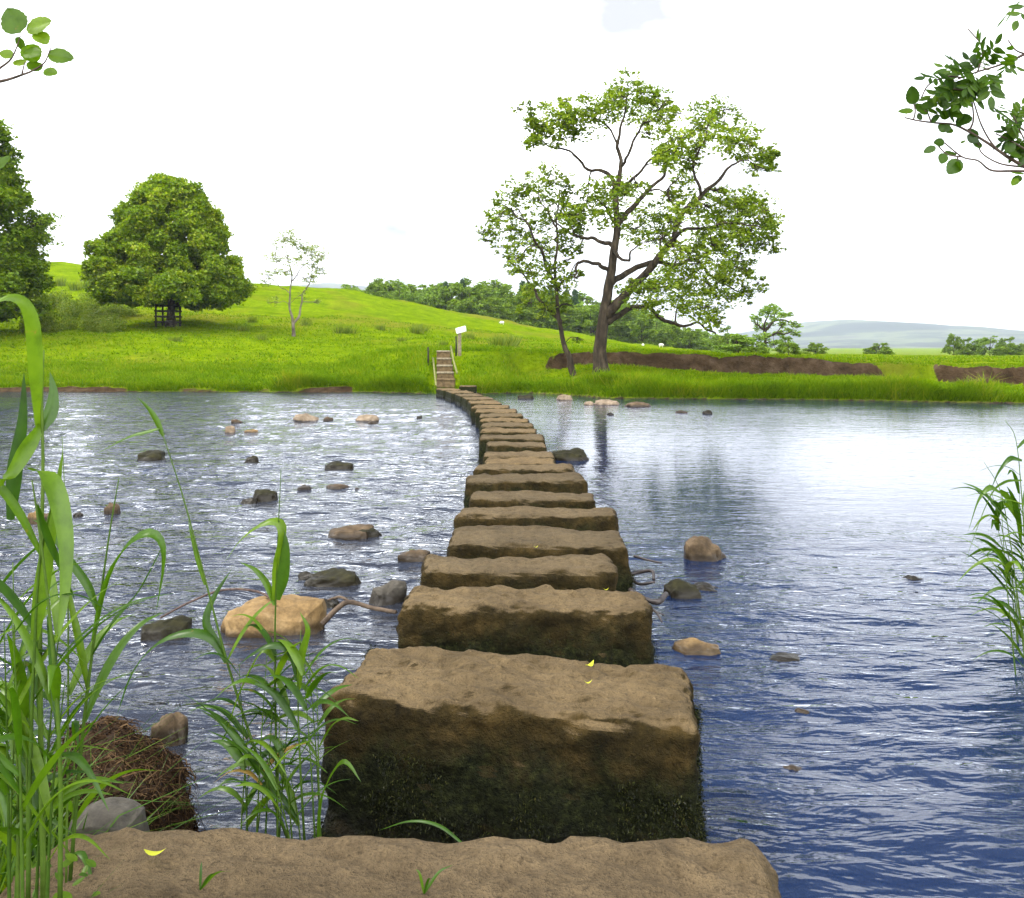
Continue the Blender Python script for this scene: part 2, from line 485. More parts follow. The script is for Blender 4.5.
def ground(X, Y, want_dirt=False):
    X = np.asarray(X, float); Y = np.asarray(Y, float)
    s = Y - edge_far(X); sn = edge_near(X) - Y
    zl = np.interp(s, [0, .35, .8, 22, 40], [0, .20, .30, 1.45, 1.9])
    zm = np.interp(s, [0, .25, 3.7, 9, 40], [0, .20, 1.42, 1.55, 1.9])
    low = np.interp(s, [0, .3, 4, 9], [0, .25, .46, .50]) * (1 - .28 * sstep(13, 15, X)) + np.interp(s, [3.2, 6.5], [0, .38]) * (1 - sstep(3, 11, X))
    zf = np.interp(X, [0, 7, 10.6, 12.9, 14.1, 14.8, 19, 30], [1.42, 1.34, 1.16, 1.0, .90, .98, .95, .9])
    scarp = np.interp(X, [-2, .3, 3, 8, 12, 13.2, 14.2, 14.7, 15.8, 22, 60], [35.2, 35.8, 35.9, 35.2, 34, 33.6, 33.9, 31.2, 30.5, 30.2, 30])
    scarp = scarp + .24 * fbm2(X * 1.0, X * 0, 9, 4, .55)
    k = sstep(0, 1, (Y - scarp) / .42)
    zr = low + (zf - low) * k
    wl = sstep(-4.2, -9, X); wr = sstep(-.6, .6, X)
    z = zm * (1 - wl) * (1 - wr) + zl * wl + zr * wr * (1 - wl)
    u = np.clip(X / np.maximum(Y, 5), -.9, .9)
    zridge = CH - (np.interp(u * FPX + CX, RPX, RPY) - HZ) / FPX * 110
    t = np.clip((Y - 42) / 68, 0, 1)
    z = z + (zridge - z) * t ** 1.45
    z = np.where(Y > 110, np.maximum(zridge - (Y - 110) * .045, -3.0 + 0 * Y), z)
    amp = np.clip((Y - 34) / 60, 0, 1)
    z = z + np.where(s > 0, (fbm2(X * .35, Y * .35, 21, 4) * (.05 + .12 * amp) + fbm2(X * .05, Y * .08, 22, 3) * (.08 + .55 * sstep(.10, -.1, u)) * amp * np.clip((200 - Y) / 90, 0, 1)) * np.clip(s / 2, 0, 1), 0)
    lumpy = fbm2(X * 2.2, Y * 2.2, 31, 3) * .05 * sstep(.0, .6, s) * np.clip((60 - Y) / 20, 0, 1)
    z = z + lumpy
    z = z - .20 * sstep(-3.02, -2.90, X) * sstep(-1.86, -1.98, X) * sstep(-.1, .2, s) * sstep(4.6, 4.1, s)     # cut for the steps
    # river bed
    inw = np.minimum(-s, -sn)
    bed = -.34 * sstep(0, 1.1, inw) + .09 * fbm2(X * 1.1, Y * 1.1, 41, 4) * sstep(.1, .8, inw) - .02
    # near bank
    znear = np.clip(sn * .55, 0, .40) + fbm2(X * 3, Y * 3, 51, 3) * .03
    out = np.where(inw > 0, bed, np.where(s > 0, z, znear))
    if want_dirt:
        tp = np.minimum(np.clip((X - .1) / 2.4, 0, 1), np.where(X < 14.4, np.clip((14.5 - X) / 1.1, 0, 1), np.clip((X - 14.4) / .4, 0, 1)))
        face = sstep(-.05, .15, (Y - scarp) / .42) * sstep(1.25, .95, (Y - scarp) / .42 + (1 - tp) * 1.25 + .2 * fbm2(X * 3, Y * 0, 64, 2)) * sstep(.2, 2.0, X + .5 * fbm2(X * 2, Y * 3, 63, 2)) * sstep(.06, .22, zf - low) * (1 - sstep(13.8, 14.2, X) * sstep(14.9, 14.6, X))
        rim = sstep(.42, .12, s) * sstep(-.2, .0, s) * (.40 + .9 * fbm2(X * .5, X * 0, 61, 3)) * (1 - .85 * sstep(-2, 0, X))
        nearb = (sn > 0) * .8 * sstep(.5, .0, sn)
        dirt = np.clip(np.maximum(np.maximum(face, rim), nearb), 0, 1)
        return out, dirt, (inw > -.03).astype(float) * sstep(.25, .05, out)
    return out


def axis(segs):
    out = [segs[0][0]]
    for a, b, st in segs:
        n = max(1, int(round((b - a) / st)))
        out += list(np.linspace(a, b, n + 1)[1:])
    return np.array(out)


def grid_mesh(name, xs, ys, zf, extra=None):
    X, Y = np.meshgrid(xs, ys)
    res = zf(X.ravel(), Y.ravel())
    Z = res[0] if isinstance(res, tuple) else res
    nx, ny = len(xs), len(ys)
    i = np.arange(nx * ny).reshape(ny, nx)
    Q = np.stack([i[:-1, :-1], i[:-1, 1:], i[1:, 1:], i[1:, :-1]], -1).reshape(-1, 4)
    return np_mesh(name, np.stack([X.ravel(), Y.ravel(), Z], -1), Q, True, extra(res) if extra else None)


gx = axis([(-3500, -400, 300), (-400, -100, 20), (-100, -30, 2.5), (-30, -20, .5), (-20, 20, .14), (20, 30, .5), (30, 100, 2.5), (100, 400, 20), (400, 3500, 300)])
gy = axis([(-60, -4, 6), (-4, 0, .5), (0, 8, .12), (8, 25, .5), (25, 37.5, .1), (37.5, 50, .4), (50, 115, 1.0), (115, 260, 6), (260, 1200, 60), (1200, 4200, 300)])
g = link('ground', grid_mesh('ground', gx, gy, lambda x, y: ground(x, y, True), lambda r: {'dirt': r[1], 'bed': r[2]}), M['turf'])
tag(g, 'green meadow, eroded river bank and stony river bed', 'ground', kind='structure')


def hill(name, prof, d0, d1, mat, label):
    """a fell: foot at d0, ridge at d1, falling away behind"""
    px = np.linspace(prof[0][0], prof[-1][0], 90)
    top = CH - (np.interp(px, [p[0] for p in prof], [p[1] for p in prof]) - HZ) / FPX * d1
    top = top + fbm2(px * .02, px * 0, 77, 4) * 1.6
    X = (px - CX) / FPX * d1
    rows = np.linspace(0, 1.6, 30)
    V = []
    for r in rows:
        zz = np.where(r <= 1, -4 + (top + 4) * math.sin(min(r, 1) * math.pi / 2) ** 1.3, top - (r - 1) * 150)
        yy = d0 + (d1 - d0) * r
        V.append(np.stack([X, np.full_like(X, yy), zz + fbm2(X * .004, X * 0 + yy * .004, 78, 3) * 6 * math.sin(min(r, 1) * math.pi)], -1))
    n, m = len(rows), len(px)
    i = np.arange(n * m).reshape(n, m)
    Q = np.stack([i[:-1, :-1], i[:-1, 1:], i[1:, 1:], i[1:, :-1]], -1).reshape(-1, 4)
    o = link(name, np_mesh(name, np.concatenate(V), Q, True), mat)
    return tag(o, label, 'hill', kind='structure')


nfell = NT('fell_side'); vv = nfell.coord('Object')
fc = nfell.ramp(nfell.noise(vv, .006, 5, .6), [(.3, (.030, .034, .042)), (.48, (.042, .050, .050)), (.55, (.085, .10, .065)), (.7, (.055, .050, .062))])
M['fell'] = nfell.done(nfell.principled(fc, .95, None, .05))
hill('hill', [(480, 346), (690, 342), (740, 333), (790, 323), (830, 321), (900, 325), (960, 331), (1040, 335), (1300, 340), (1700, 345)], 1300, 2500, M['fell'], 'pale blue hazy fell far beyond the right bank')
hill('hill', [(-300, 300), (150, 292), (300, 286), (340, 284), (380, 289), (520, 320), (640, 344)], 1500, 2700, M['fell'], 'pale hazy hill top behind the green meadow')

# ------------------------------------------------------------------ water


def chain_x(Y):
    return np.interp(Y, [0, 3, 5.5, 8, 10.5, 14.5, 19, 24, 29, 32], [0, 0, .17, .1, .05, -.13, -.55, -1.2, -2.0, -2.4])


def waves(X, Y):
    side = X - chain_x(Y)
    left = sstep(.1, -.5, side)
    calm = sstep(5.8, 9.5, Y + .35 * fbm2(X * .8, Y * .4, 83, 2)) * sstep(.3, 1.4, side) * (1 - .30 * sstep(15, 24, Y))
    rif = fbm2(X * 1.5 + .5 * fbm2(X * .8, Y * .8, 90, 2), Y * 3.4, 91, 4, .55)
    rif = np.sign(rif) * np.abs(rif) ** .85
    swell = fbm2(X * .5, Y * 1.3, 92, 3)
    rip = fbm2(X * 2.2 + Y * .5, Y * 6.2 + X * .4, 93, 3, .5)
    z = left * (.020 * rif + .016 * swell) + (1 - left) * (1 - calm) * (.0072 * rip + .012 * swell + .004 * rif)
    z = z * np.clip((36 - Y) / 14, .45, 1)
    return z, calm, left


wx = axis([(-70, -14, 2.2), (-14, -5, .12), (-5, 5, .036), (5, 14, .12), (14, 70, 2.2)])
wy = axis([(.6, 7.5, .026), (7.5, 14, .05), (14, 36, .16)])
w = link('water', grid_mesh('water', wx, wy, waves, lambda r: {'calm': r[1], 'riffle': r[2]}), M['water'])
tag(w, 'river water, rippled on the left and smooth on the right', 'river', kind='structure')


# ------------------------------------------------------------------ stones and rocks
def cube_grid(n):
    """unit cube surface, denser towards its edges; welded"""
    t = np.sin(np.linspace(-1, 1, n) * math.pi / 2)
    t = .55 * t + .45 * np.linspace(-1, 1, n)
    V, Q, base = [], [], 0
    for ax in range(3):
        for sgn in (-1, 1):
            A, B = np.meshgrid(t, t)
            P = np.zeros((n * n, 3)); P[:, ax] = sgn; P[:, (ax + 1) % 3] = A.ravel(); P[:, (ax + 2) % 3] = B.ravel()
            i = np.arange(n * n).reshape(n, n) + base
            q = np.stack([i[:-1, :-1], i[:-1, 1:], i[1:, 1:], i[1:, :-1]], -1).reshape(-1, 4)
            if sgn < 0: q = q[:, ::-1]
            V.append(P); Q.append(q); base += n * n
    V = np.concatenate(V); Q = np.concatenate(Q)
    key = np.round(V * 1e5).astype(np.int64)
    _, first, inv = np.unique(key, axis=0, return_index=True, return_inverse=True)
    return V[first], inv.ravel()[Q]


CG = {n: cube_grid(n) for n in (12, 20, 34, 70)}


def stone_mesh(name, w, d, z0, z1, n, seed, rnd=.07, flare=1.04, roll=0, tool=0.0, rough=1.0):
    V, Q = CG[n]; V = V.copy()
    half = np.array([w / 2, d / 2, (z1 - z0) / 2])
    P = V * half
    r = min(rnd, half.min() * .8)
    C = np.clip(P, -(half - r), half - r)
    D = P - C
    L = np.linalg.norm(D, axis=1)[:, None] + 1e-9
    N = D / L
    P = C + N * r
    P[:, 2] += (z0 + z1) / 2
    f = 1 + (flare - 1) * (z1 - P[:, 2])[:, None] / (z1 - z0)
    P[:, :2] *= f
    x, y, z = P.T
    disp = .008 * fbm3(x * 2.2, y * 2.2, z * 2.2, seed, 3) + .012 * fbm3(x * 8, y * 8, z * 8, seed + 5, 3, .6)
    if n >= 34: disp = disp + (.0065 if n == 70 else .0045) * fbm3(x * 24, y * 30, z * 26, seed + 9, 2)
    if tool:
        top = sstep(.6, .95, N[:, 2])
        disp = disp + top * tool * np.sin((x * .45 + y) * 50 + 3.0 * fbm3(x * 3, y * 3, z * 0, seed + 3, 2)) * (.5 + .5 * noise3(x * 4, y * 4, z * 0, seed + 4))
    side = sstep(.7, .2, N[:, 2])
    disp = disp + side * .014 * fbm3(x * 5, y * 5, z * 5, seed + 12, 3)
    P = P + N * disp[:, None] * rough
    P[:, 2] += P[:, 0] * roll + .003 * rough * fbm3(x * 1.6, y * 1.6, z * 0, seed + 2, 2)
    return np_mesh(name, P, Q, True), P, N


def moss_on(stone, P, N, yaw, count, seed, lo, hi, length):
    """short water-moss strands hanging on the sides of a stone"""
    rs = np.random.default_rng(seed)
    dens = fbm3(P[:, 0] * 4, P[:, 1] * 4, P[:, 2] * 4, seed, 3)
    ok = np.where((N[:, 2] < .45) & (N[:, 2] > -.3) & (N[:, 1] < .75) & (P[:, 2] < hi + .26 * dens) & (P[:, 2] > lo))[0]
    if len(ok) == 0: return
    idx = rs.choice(ok, count)
    b = P[idx] + rs.normal(0, .012, (count, 3)) + N[idx] * .002
    dr = N[idx] * rs.uniform(.4, 1.0, (count, 1)) + np.stack([rs.normal(0, .5, count), rs.normal(0, .3, count), rs.uniform(-1.1, -.1, count)], -1)
    dr /= np.linalg.norm(dr, axis=1)[:, None]
    ln = rs.uniform(.4, 1.2, (count, 1)) * length
    sd = np.cross(dr, rs.normal(0, 1, (count, 3))); sd /= np.linalg.norm(sd, axis=1)[:, None]
    wd = rs.uniform(.0010, .0024, (count, 1))
    V = np.stack([b - sd * wd, b + sd * wd, b + dr * ln + sd * wd * .4, b + dr * ln - sd * wd * .4], 1).reshape(-1, 3)
    Q = np.arange(count * 4).reshape(-1, 4)
    me = np_mesh('moss', V, Q, False, {'tone': np.repeat(rs.random(count) ** 1.6, 4)})
    link('moss', me, M['mossblade'], stone)


ORD = ['', '', 'second', 'third', 'fourth', 'fifth', 'sixth', 'seventh', 'eighth', 'ninth', 'tenth', 'eleventh', 'twelfth', 'thirteenth',
       'fourteenth', 'fifteenth', 'sixteenth', 'seventeenth', 'eighteenth', 'nineteenth', 'twentieth', 'twenty-first', 'twenty-second', 'twenty-third', 'twenty-fourth']
# back row, front row (None: half a metre deep), left and right column of the front, extra words
STONES = [
    (2, 655, 707, 326, 703, 'massive near block with a dark mossy front face'),
    (3, 587, 609, 398, 654, 'broad block with mossy patches down its front'),
    (4, 554, 571, 420, 619, 'smooth flat-topped block'),
    (5, 526, 545, 447, 630, 'rough uneven block with a tall dark right side'),
    (6, 507, 516, 457, 618, 'long low block'),
    (7, 491, 499, 470, 598, 'green-edged narrow block'),
    (8, 473, 481, 465, 586, 'wide block with a chamfered left end'),
    (9, 463, 468.5, 474, 575, 'thin wide block'),
    (10, 457.5, None, 484, 556, 'short pale block'),
    (11, 451, None, 483, 555, 'thin dark-fronted block'),
    (12, 441, None, 486, 547, 'thick brown block'),
    (13, 434.5, None, 479, 545, 'block with a dark left end'),
    (14, 428, None, 481, 537, 'flat brown block'),
    (15, 422.5, None, 481, 534, 'flat brown block'),
    (16, 418, None, 480, 529, 'flat narrow block'),
    (17, 413.3, None, 479, 523, 'flat brown block'),
    (18, 409, None, 475, 517, 'flat brown block'),
    (19, 404.7, None, 472, 509, 'flat brown block'),
    (20, 400.5, None, 468, 500, 'small far block'),
    (21, 396.8, None, 463, 491, 'small far block'),
    (22, 393.6, None, 456, 481, 'small far block'),
    (23, 390.6, None, 447, 470, 'small far block'),
    (24, 388.2, None, 438, 457, 'small far block'),
]
GS = 'stepping stones in a line across the river'
me, P, N = stone_mesh('stepping_stone', 1.74, 1.05, -.45, .5, 70, 501, .07, 1.02, 0, .006, .9)
o = link('stepping_stone', me, M['slab'], None, (-.27, 1.71, 0)); o.rotation_euler.z = R(-1.5)
tag(o, 'broad tan slab filling the bottom edge, first of the stepping stones', 'stepping stone', GS)
for i, yb, yf, xl, xr, words in STONES:
    zt = .5 - .22 * (i - 1) / 23
    Yb = (CH - zt) * FPX / (yb - HZ)
    Yf = (CH - zt) * FPX / (yf - HZ) if yf else Yb - np.interp(i, [10, 16, 19, 24], [.50, .60, .95, 1.15])
    if i >= 9: Yf = min(Yf, Yb - .46)
    w = (xr - xl) / FPX * Yf; X = ((xl + xr) / 2 - CX) / FPX * Yf
    n = 70 if i <= 3 else 34 if i <= 9 else 20
    yaw = {2: -9, 3: -1.5, 4: 1, 5: -1, 8: 2}.get(i, random.uniform(-3, 3))
    if i >= 20: yaw = 8 + 2 * (i - 20)
    roll = {2: -.012, 5: -.02, 3: -.01}.get(i, random.uniform(-.012, .012))
    dd = Yb - Yf
    if i == 2: dd = .56
    me, P, N = stone_mesh('stepping_stone', w, dd, -.45, zt, n, 40 + i * 3, .05 if i < 6 else .045, 1.04, roll, .008 if i in (2, 3) else .004)
    o = link('stepping_stone', me, M['stone'], None, (X, (Yb + Yf) / 2, 0)); o.rotation_euler.z = R(yaw)
    tag(o, f'{words}, {ORD[i]} stepping stone from the near bank', 'stepping stone', GS)
    if i == 2: moss_on(o, P, N, yaw, 52000, 11, -.12, .22, .009)
    elif i in (3, 4, 5): moss_on(o, P, N, yaw, 12000, 11 + i, -.08, .16, .008)


def rock_mesh(w, d, h, seed, flat=.0, n=20, rough=1.0):
    V, Q = CG[n]
    U = V / np.linalg.norm(V, axis=1)[:, None]
    S = .68 * U + .32 * V / np.max(np.abs(V), axis=1)[:, None]
    S = S / np.abs(S).max()
    disp = 1 + rough * (.26 * fbm3(U[:, 0] * 1.3, U[:, 1] * 1.3, U[:, 2] * 1.3, seed, 2) + .07 * fbm3(U[:, 0] * 4, U[:, 1] * 4, U[:, 2] * 4, seed + 3, 3))
    P = S * disp[:, None] * np.array([w / 2, d / 2, h])
    return np_mesh('river_rock', P, Q, True)


# centre column, base row, width px, height px, material, label, group
GR = 'loose rocks in the river'
ROCKS = [
    (264, 640, 97, 43, 'tan', 'large tan boulder with a flat top beside the reeds', 12),
    (159, 642, 50, 28, 'mossrock', 'dark mossy rock left of the tan boulder', 13),
    (329, 587, 54, 20, 'mossrock', 'dark moss-capped rock above the tan boulder', 14),
    (306, 580, 22, 8, 'mossrock', 'small dark rock against the moss-capped rock', 15),
    (347, 539, 44, 14, 'brown', 'flat brown rock left of the fifth stepping stone', 16),
    (367, 538, 24, 11, 'mossrock', 'black rock touching the flat brown rock', 17),
    (413, 562, 32, 13, 'brown', 'angular brown rock just left of the fourth stepping stone', 18),
    (386, 603, 34, 25, 'grey', 'grey rounded rock washed by water beside the third stepping stone', 19),
    (325, 606, 26, 8, 'mossrock', 'low dark rock just behind the tan boulder', 20),
    (147, 461, 28, 14, 'mossrock', 'mossy round rock upstream of the far left reeds', 21),
    (165, 743, 32, 34, 'brown', 'reddish brown cobble near the root clump', 22),
    (264, 500, 23, 12, 'mossrock', 'mossy rock amid the riffle, dark and pointed', 23),
    (247, 502, 14, 5, 'mossrock', 'tiny dark rock left of the pointed mossy rock', 24),
    (337, 491, 24, 8, 'brown', 'low brown rounded rock with a small pebble beside it', 25),
    (357, 491, 9, 4, 'brown', 'small pebble right of the low brown rock', 26),
    (304, 491, 15, 6, 'grey', 'grey washed rock left of the low brown rock', 27),
    (337, 469, 32, 9, 'mossrock', 'flat dark rock in midstream with a ragged top', 28),
    (250, 462, 13, 7, 'mossrock', 'small dark rock in the left midstream', 29),
    (110, 515, 14, 14, 'brown', 'brown knob of rock between the left reed stems', 30),
    (47, 522, 12, 12, 'brown', 'round brown rock behind the left reed leaves', 31),
    (33, 523, 14, 14, 'tan', 'tan rock behind the left reed leaves', 32),
    (305, 421, 26, 8, 'pale', 'pale flat rock near the far bank', 33),
    (327, 421, 11, 5, 'brown', 'little brown rock right of the pale flat rock', 34),
    (366, 421, 23, 8, 'pale', 'pale tan rock near the far bank, left of the stones', 35),
    (372, 424, 10, 3, 'brown', 'small brown rock in front of the pale tan rock', 36),
    (229, 433, 10, 9, 'pale', 'small whitish rock in a trio of far rocks', 37),
    (236, 424, 11, 6, 'brown', 'small mossy brown rock in a trio of far rocks', 38),
    (250, 434, 14, 6, 'tan', 'low tan rock in a trio of far rocks', 39),
    (419, 418, 6, 3, 'mossrock', 'speck of dark rock left of the far stepping stones', 40),
    (77, 516, 10, 6, 'mossrock', 'tiny dark rock beside the brown knob of rock', 54),
    (706, 561, 42, 30, 'brown', 'round brown boulder in calm water right of the stones', 41),
    (684, 600, 38, 20, 'mossrock', 'mossy rounded rock with a branch caught beside it', 42),
    (708, 592, 28, 7, 'mossrock', 'long low dark rock trailing right of the mossy rounded rock', 43),
    (700, 656, 44, 15, 'tan', 'tan rock awash right of the third stepping stone', 44),
    (569, 461, 36, 15, 'mossrock', 'dark mossy rock touching the ninth stepping stone', 45),
    (917, 580, 22, 5, 'mossrock', 'dark sliver of rock awash in the right water', 46),
    (797, 772, 24, 6, 'brown', 'brown rock just breaking the lower right water', 47),
    (808, 716, 26, 4, 'brown', 'submerged brown rock under the lower right ripples', 55),
    (790, 662, 40, 4, 'mossrock', 'dark rock barely awash right of the tan awash rock', 56),
    (565, 400, 15, 7, 'pale', 'pale pinkish rock at the foot of the small alder', 48),
    (607, 405, 24, 6, 'pale', 'pale flat rock below the large alder trunk', 49),
    (640, 407, 26, 6, 'brown', 'brown flat rock just right of the pale rock below the large alder', 50),
    (589, 405, 9, 4, 'pale', 'small white rock below the large alder', 51),
    (526, 399, 15, 6, 'mossrock', 'dark rock at the grassy edge right of the steps', 52),
    (708, 414, 10, 5, 'mossrock', 'lone dark rock in the calm water near the right bank', 53),
    (611, 415, 8, 3, 'mossrock', 'tiny dark rock in the tree reflection', 57),
    (682, 413, 12, 2.5, 'brown', 'thin brown rock awash near the right bank', 58),
]
for px, py, wp, hp, mk, lab, seed in ROCKS:
    p = on_level(px, py)
    d = p[1]; w = wp / FPX * d; h = hp / FPX * d
    dep = w * .8
    # visible height seen from above: the top back edge; trim for the tilt of the view
    hh = max(h * .74 - .13 * w * (CH / d), .015)
    me = rock_mesh(w * 1.06, dep, hh + .06, seed, n=34 if w > .35 and d < 8 else 20, rough=.75 if mk != 'tan' else .6)
    o = link('river_rock', me, M[mk], None, (p[0], d + dep * .45, -.06 - (.006 if hp <= 6 and d < 8 else 0))); o.rotation_euler.z = R(random.uniform(-20, 20) if w < .3 else 0)
    tag(o, lab, 'rock', GR)

# grey rock half hidden behind the slab, and the clump of washed-out roots
me = rock_mesh(.21, .2, .15, 71, n=34, rough=.3)
o = link('river_rock', me, M['grey'], None, at(110, 856, 2.5)); tag(o, 'smooth grey rock wedged between the slab and the root clump', 'rock', 'loose rocks in the river')

rc = thing('root_clump', 'matted clump of brown roots and earth at the water edge', 'root clump', (-1.36, 2.95, 0))
me = rock_mesh(.54, .5, .36, 83, n=34, rough=.9)
mo = link('earth_mound', me, M['peat'], rc, (.02, 0, 0))
mb = MB(); rs = np.random.default_rng(5)
vs = np.array([v.co[:] for v in me.vertices]); vs = vs[vs[:, 2] > -.05]
tri = np.array([[v.co[:] for v in [me.vertices[i_] for i_ in p_.vertices]][:3] for p_ in me.polygons]); tri = tri[tri[:, :, 2].mean(1) > -.03]
ar = np.linalg.norm(np.cross(tri[:, 1] - tri[:, 0], tri[:, 2] - tri[:, 0]), axis=1); ar /= ar.sum()
for k in range(3400):
    b = tri[rs.choice(len(tri), p=ar)].mean(0)
    out = b / (np.linalg.norm(b) + 1e-6)
    dr = np.cross(out, rs.normal(0, 1, 3)); dr /= np.linalg.norm(dr)
    L = rs.uniform(.03, .11)
    q = [b + out * rs.uniform(-.005, .006) + dr * L * t + out * L * .5 * (t * (1 - t)) + np.array([0, 0, -.25 * L * t * t]) + rs.normal(0, .006, 3) for t in np.linspace(0, 1, 5)]
    mb.tube(q, np.linspace(rs.uniform(.0015, .0035), .0006, 5), 3, False)
mb.build('root', M['rootfibre'], rc, loc=(.02, 0, 0))['kind'] = 'stuff'


# ------------------------------------------------------------------ driftwood
def stick(name, paths, rad, mat, label):
    c = paths[0][0]
    t = MB()
    for p, r in zip(paths, rad):
        q = spline(p, 14 if len(p) > 2 else 6)
        t.tube(q - c, np.linspace(r[0], r[1], len(q)), 6, True, .12)
    o = t.build(name, mat, None, loc=c)
    return tag(o, label, 'driftwood')


stick('driftwood_branch', [[at(396, 612, 4.9), at(372, 608, 5.0), at(350, 602, 5.05), at(338, 608, 5.05), at(322, 624, 5.0)], [at(350, 602, 5.05), at(340, 597, 5.1), at(328, 600, 5.15)]],
      [(.011, .017), (.010, .006)], M['drift'], 'bent grey brown branch lying between the tan boulder and a stepping stone')
stick('driftwood_branch', [[at(160, 618, 5.2), at(188, 603, 5.3), at(222, 590, 5.4), at(255, 591, 5.4), at(275, 600, 5.3)]],
      [(.006, .008)], M['twig'], 'thin arched twig bowing over the water behind the reeds')
stick('driftwood_branch', [[at(628, 575, 5.7), at(640, 572, 5.7), at(652, 571, 5.65), at(654, 580, 5.6)], [at(630, 590, 5.5), at(642, 598, 5.4), at(658, 602, 5.3), at(666, 594, 5.4)],
                           [at(634, 556, 5.9), at(648, 560, 5.85), at(662, 563, 5.8)], [at(632, 580, 5.6), at(640, 584, 5.55), at(655, 582, 5.5)]],
      [(.014, .010), (.016, .018), (.010, .006), (.012, .008)], M['darkdrift'], 'dark wet snag of branches caught right of the fifth stepping stone')
stick('driftwood_branch', [[at(648, 606, 5.2), at(656, 612, 5.1), at(662, 622, 5.0)], [at(656, 612, 5.1), at(664, 615, 5.1)]],
      [(.010, .005), (.006, .004)], M['darkdrift'], 'short black twig in the water right of the third stepping stone')

# ------------------------------------------------------------------ foliage
def leaf_mesh(name, C, size, rs, up=.5, aspect=.62, tone=None, droop=0.0, dirs=None):
    n = len(C)
    nrm = rs.normal(0, 1, (n, 3)); nrm[:, 2] = np.abs(nrm[:, 2]) + up * 2; nrm /= np.linalg.norm(nrm, axis=1)[:, None]
    a = rs.normal(0, 1, (n, 3)) if dirs is None else dirs + rs.normal(0, .45, (n, 3))
    a[:, 2] -= droop
    a -= nrm * np.sum(a * nrm, 1)[:, None]; a /= np.linalg.norm(a, axis=1)[:, None] + 1e-9
    b = np.cross(nrm, a)
    s = (size * rs.uniform(.65, 1.25, n))[:, None]
    V = np.stack([C - a * s * .5, C - b * s * aspect * .5 + a * s * .08 + nrm * s * .06, C + a * s * .5 - nrm * s * .05, C + b * s * aspect * .5 + a * s * .08 + nrm * s * .06], 1).reshape(-1, 3)
    Q = np.arange(4 * n).reshape(-1, 4)
    if tone is None: tone = np.clip(rs.normal(.5, .24, n), 0, 1)
    return np_mesh(name, V, Q, False, {'tone': np.repeat(tone, 4)})


def grow_tree(root, origin, limbs, clumps, per, leaf, leafmat, barkmat, seed, up=.5, flat=.6, twig=.02, tone_spread=.22, reach=.35, droop=0.0, thick=1.0):
    """limbs: list of (points, r0, r1) traced in metres; every clump (centre, radius) gets a twig to the nearest limb"""
    rs = np.random.default_rng(seed)
    tr = MB(); nodes = []; nr = []
    for k, (pts, r0, r1) in enumerate(limbs):
        q = spline(pts, max(8, len(pts) * 5))
        wn = rs.normal(0, min(r0 * .2, .05) + (.10 if k else .02), (len(q) + 4, 3)); wn = (wn[:-4] + wn[1:-3] * 2 + wn[2:-2] * 3 + wn[3:-1] * 2 + wn[4:]) / 9
        q[1:-1] += wn[1:-1]
        L = np.linspace(0, 1, len(q))
        rad = (r0 + (r1 - r0) * L ** (.55 if k == 0 else .8)) * thick
        if k == 0: rad[0] *= 1.35; rad[1] *= 1.08
        tr.tube(q - origin, rad, 9 if r0 > .1 else 6, True, .07)
        nodes += list(q); nr += list(rad)
    nodes = np.array(nodes); nr = np.array(nr)
    order = sorted(range(len(clumps)), key=lambda i: np.min(np.linalg.norm(nodes - clumps[i][0], axis=1)))
    allC, tones = [], []
    for i in order:
        c, r = np.asarray(clumps[i][0], float), clumps[i][1]
        d = np.linalg.norm(nodes - c, axis=1) + np.maximum(0, nodes[:, 2] - c[2]) * .5
        j = int(np.argmin(d)); b = nodes[j]
        D = np.linalg.norm(c - b)
        mid = (b + c) / 2 + np.array([0, 0, .10 * D]) + rs.normal(0, .09 * D, 3)
        q = spline([b, mid, c], 7)
        r0 = min(nr[j] * .6, twig * (1 + D * .6))
        tr.tube(q - origin, np.linspace(r0, .008 + r0 * .25, 7), 5, False)
        nodes = np.vstack([nodes, q[2:]]); nr = np.concatenate([nr, np.linspace(r0, .01, 5)])
        for _ in range(6):                                    # sprigs inside the clump
            e = c + rs.normal(0, r * .55, 3) * np.array([1, 1, .7])
            tr.tube(spline([q[-3], (q[-2] + e) / 2 + rs.normal(0, r * .1, 3), e], 4) - origin, np.linspace(r0 * .4 + .006, .006, 4), 4, False)
        n = int(per * (r / .47) ** 2 * rs.uniform(.8, 1.2))
        # leaves sit in small sprays, so that gaps stay open inside the clump
        ns = max(4, n // 11)
        sp = rs.normal(0, 1, (ns, 3)); sp /= np.linalg.norm(sp, axis=1)[:, None]
        sp = c + sp * (rs.random((ns, 1)) ** .45) * r * np.array([1, 1, flat])
        C = sp[rs.integers(ns, size=n)] + rs.normal(0, 1, (n, 3)) * np.array([1, 1, .55]) * r * .17
        allC.append(C - origin)
        base = rs.normal(.5, .10)
        tones.append(np.clip(rs.normal(base, tone_spread, n), 0, 1))
    tr.build('trunk', barkmat, root)
    C = np.concatenate(allC)
    link('crown', leaf_mesh('crown', C, np.full(len(C), leaf), rs, up, .68, np.concatenate(tones), droop), leafmat, root)
    return len(C)


def zoomed(ox, oy, k, Y):
    return lambda zx, zy, dy=0.0: at(ox + zx * k, oy + zy * k, Y + dy)


def depth(rs, c, ctr, Rm, f=.85):
    r2 = (c[0] - ctr[0]) ** 2 + (c[2] - ctr[2]) ** 2
    return rs.uniform(-1, 1) * math.sqrt(max(Rm * Rm - r2, .6)) * f


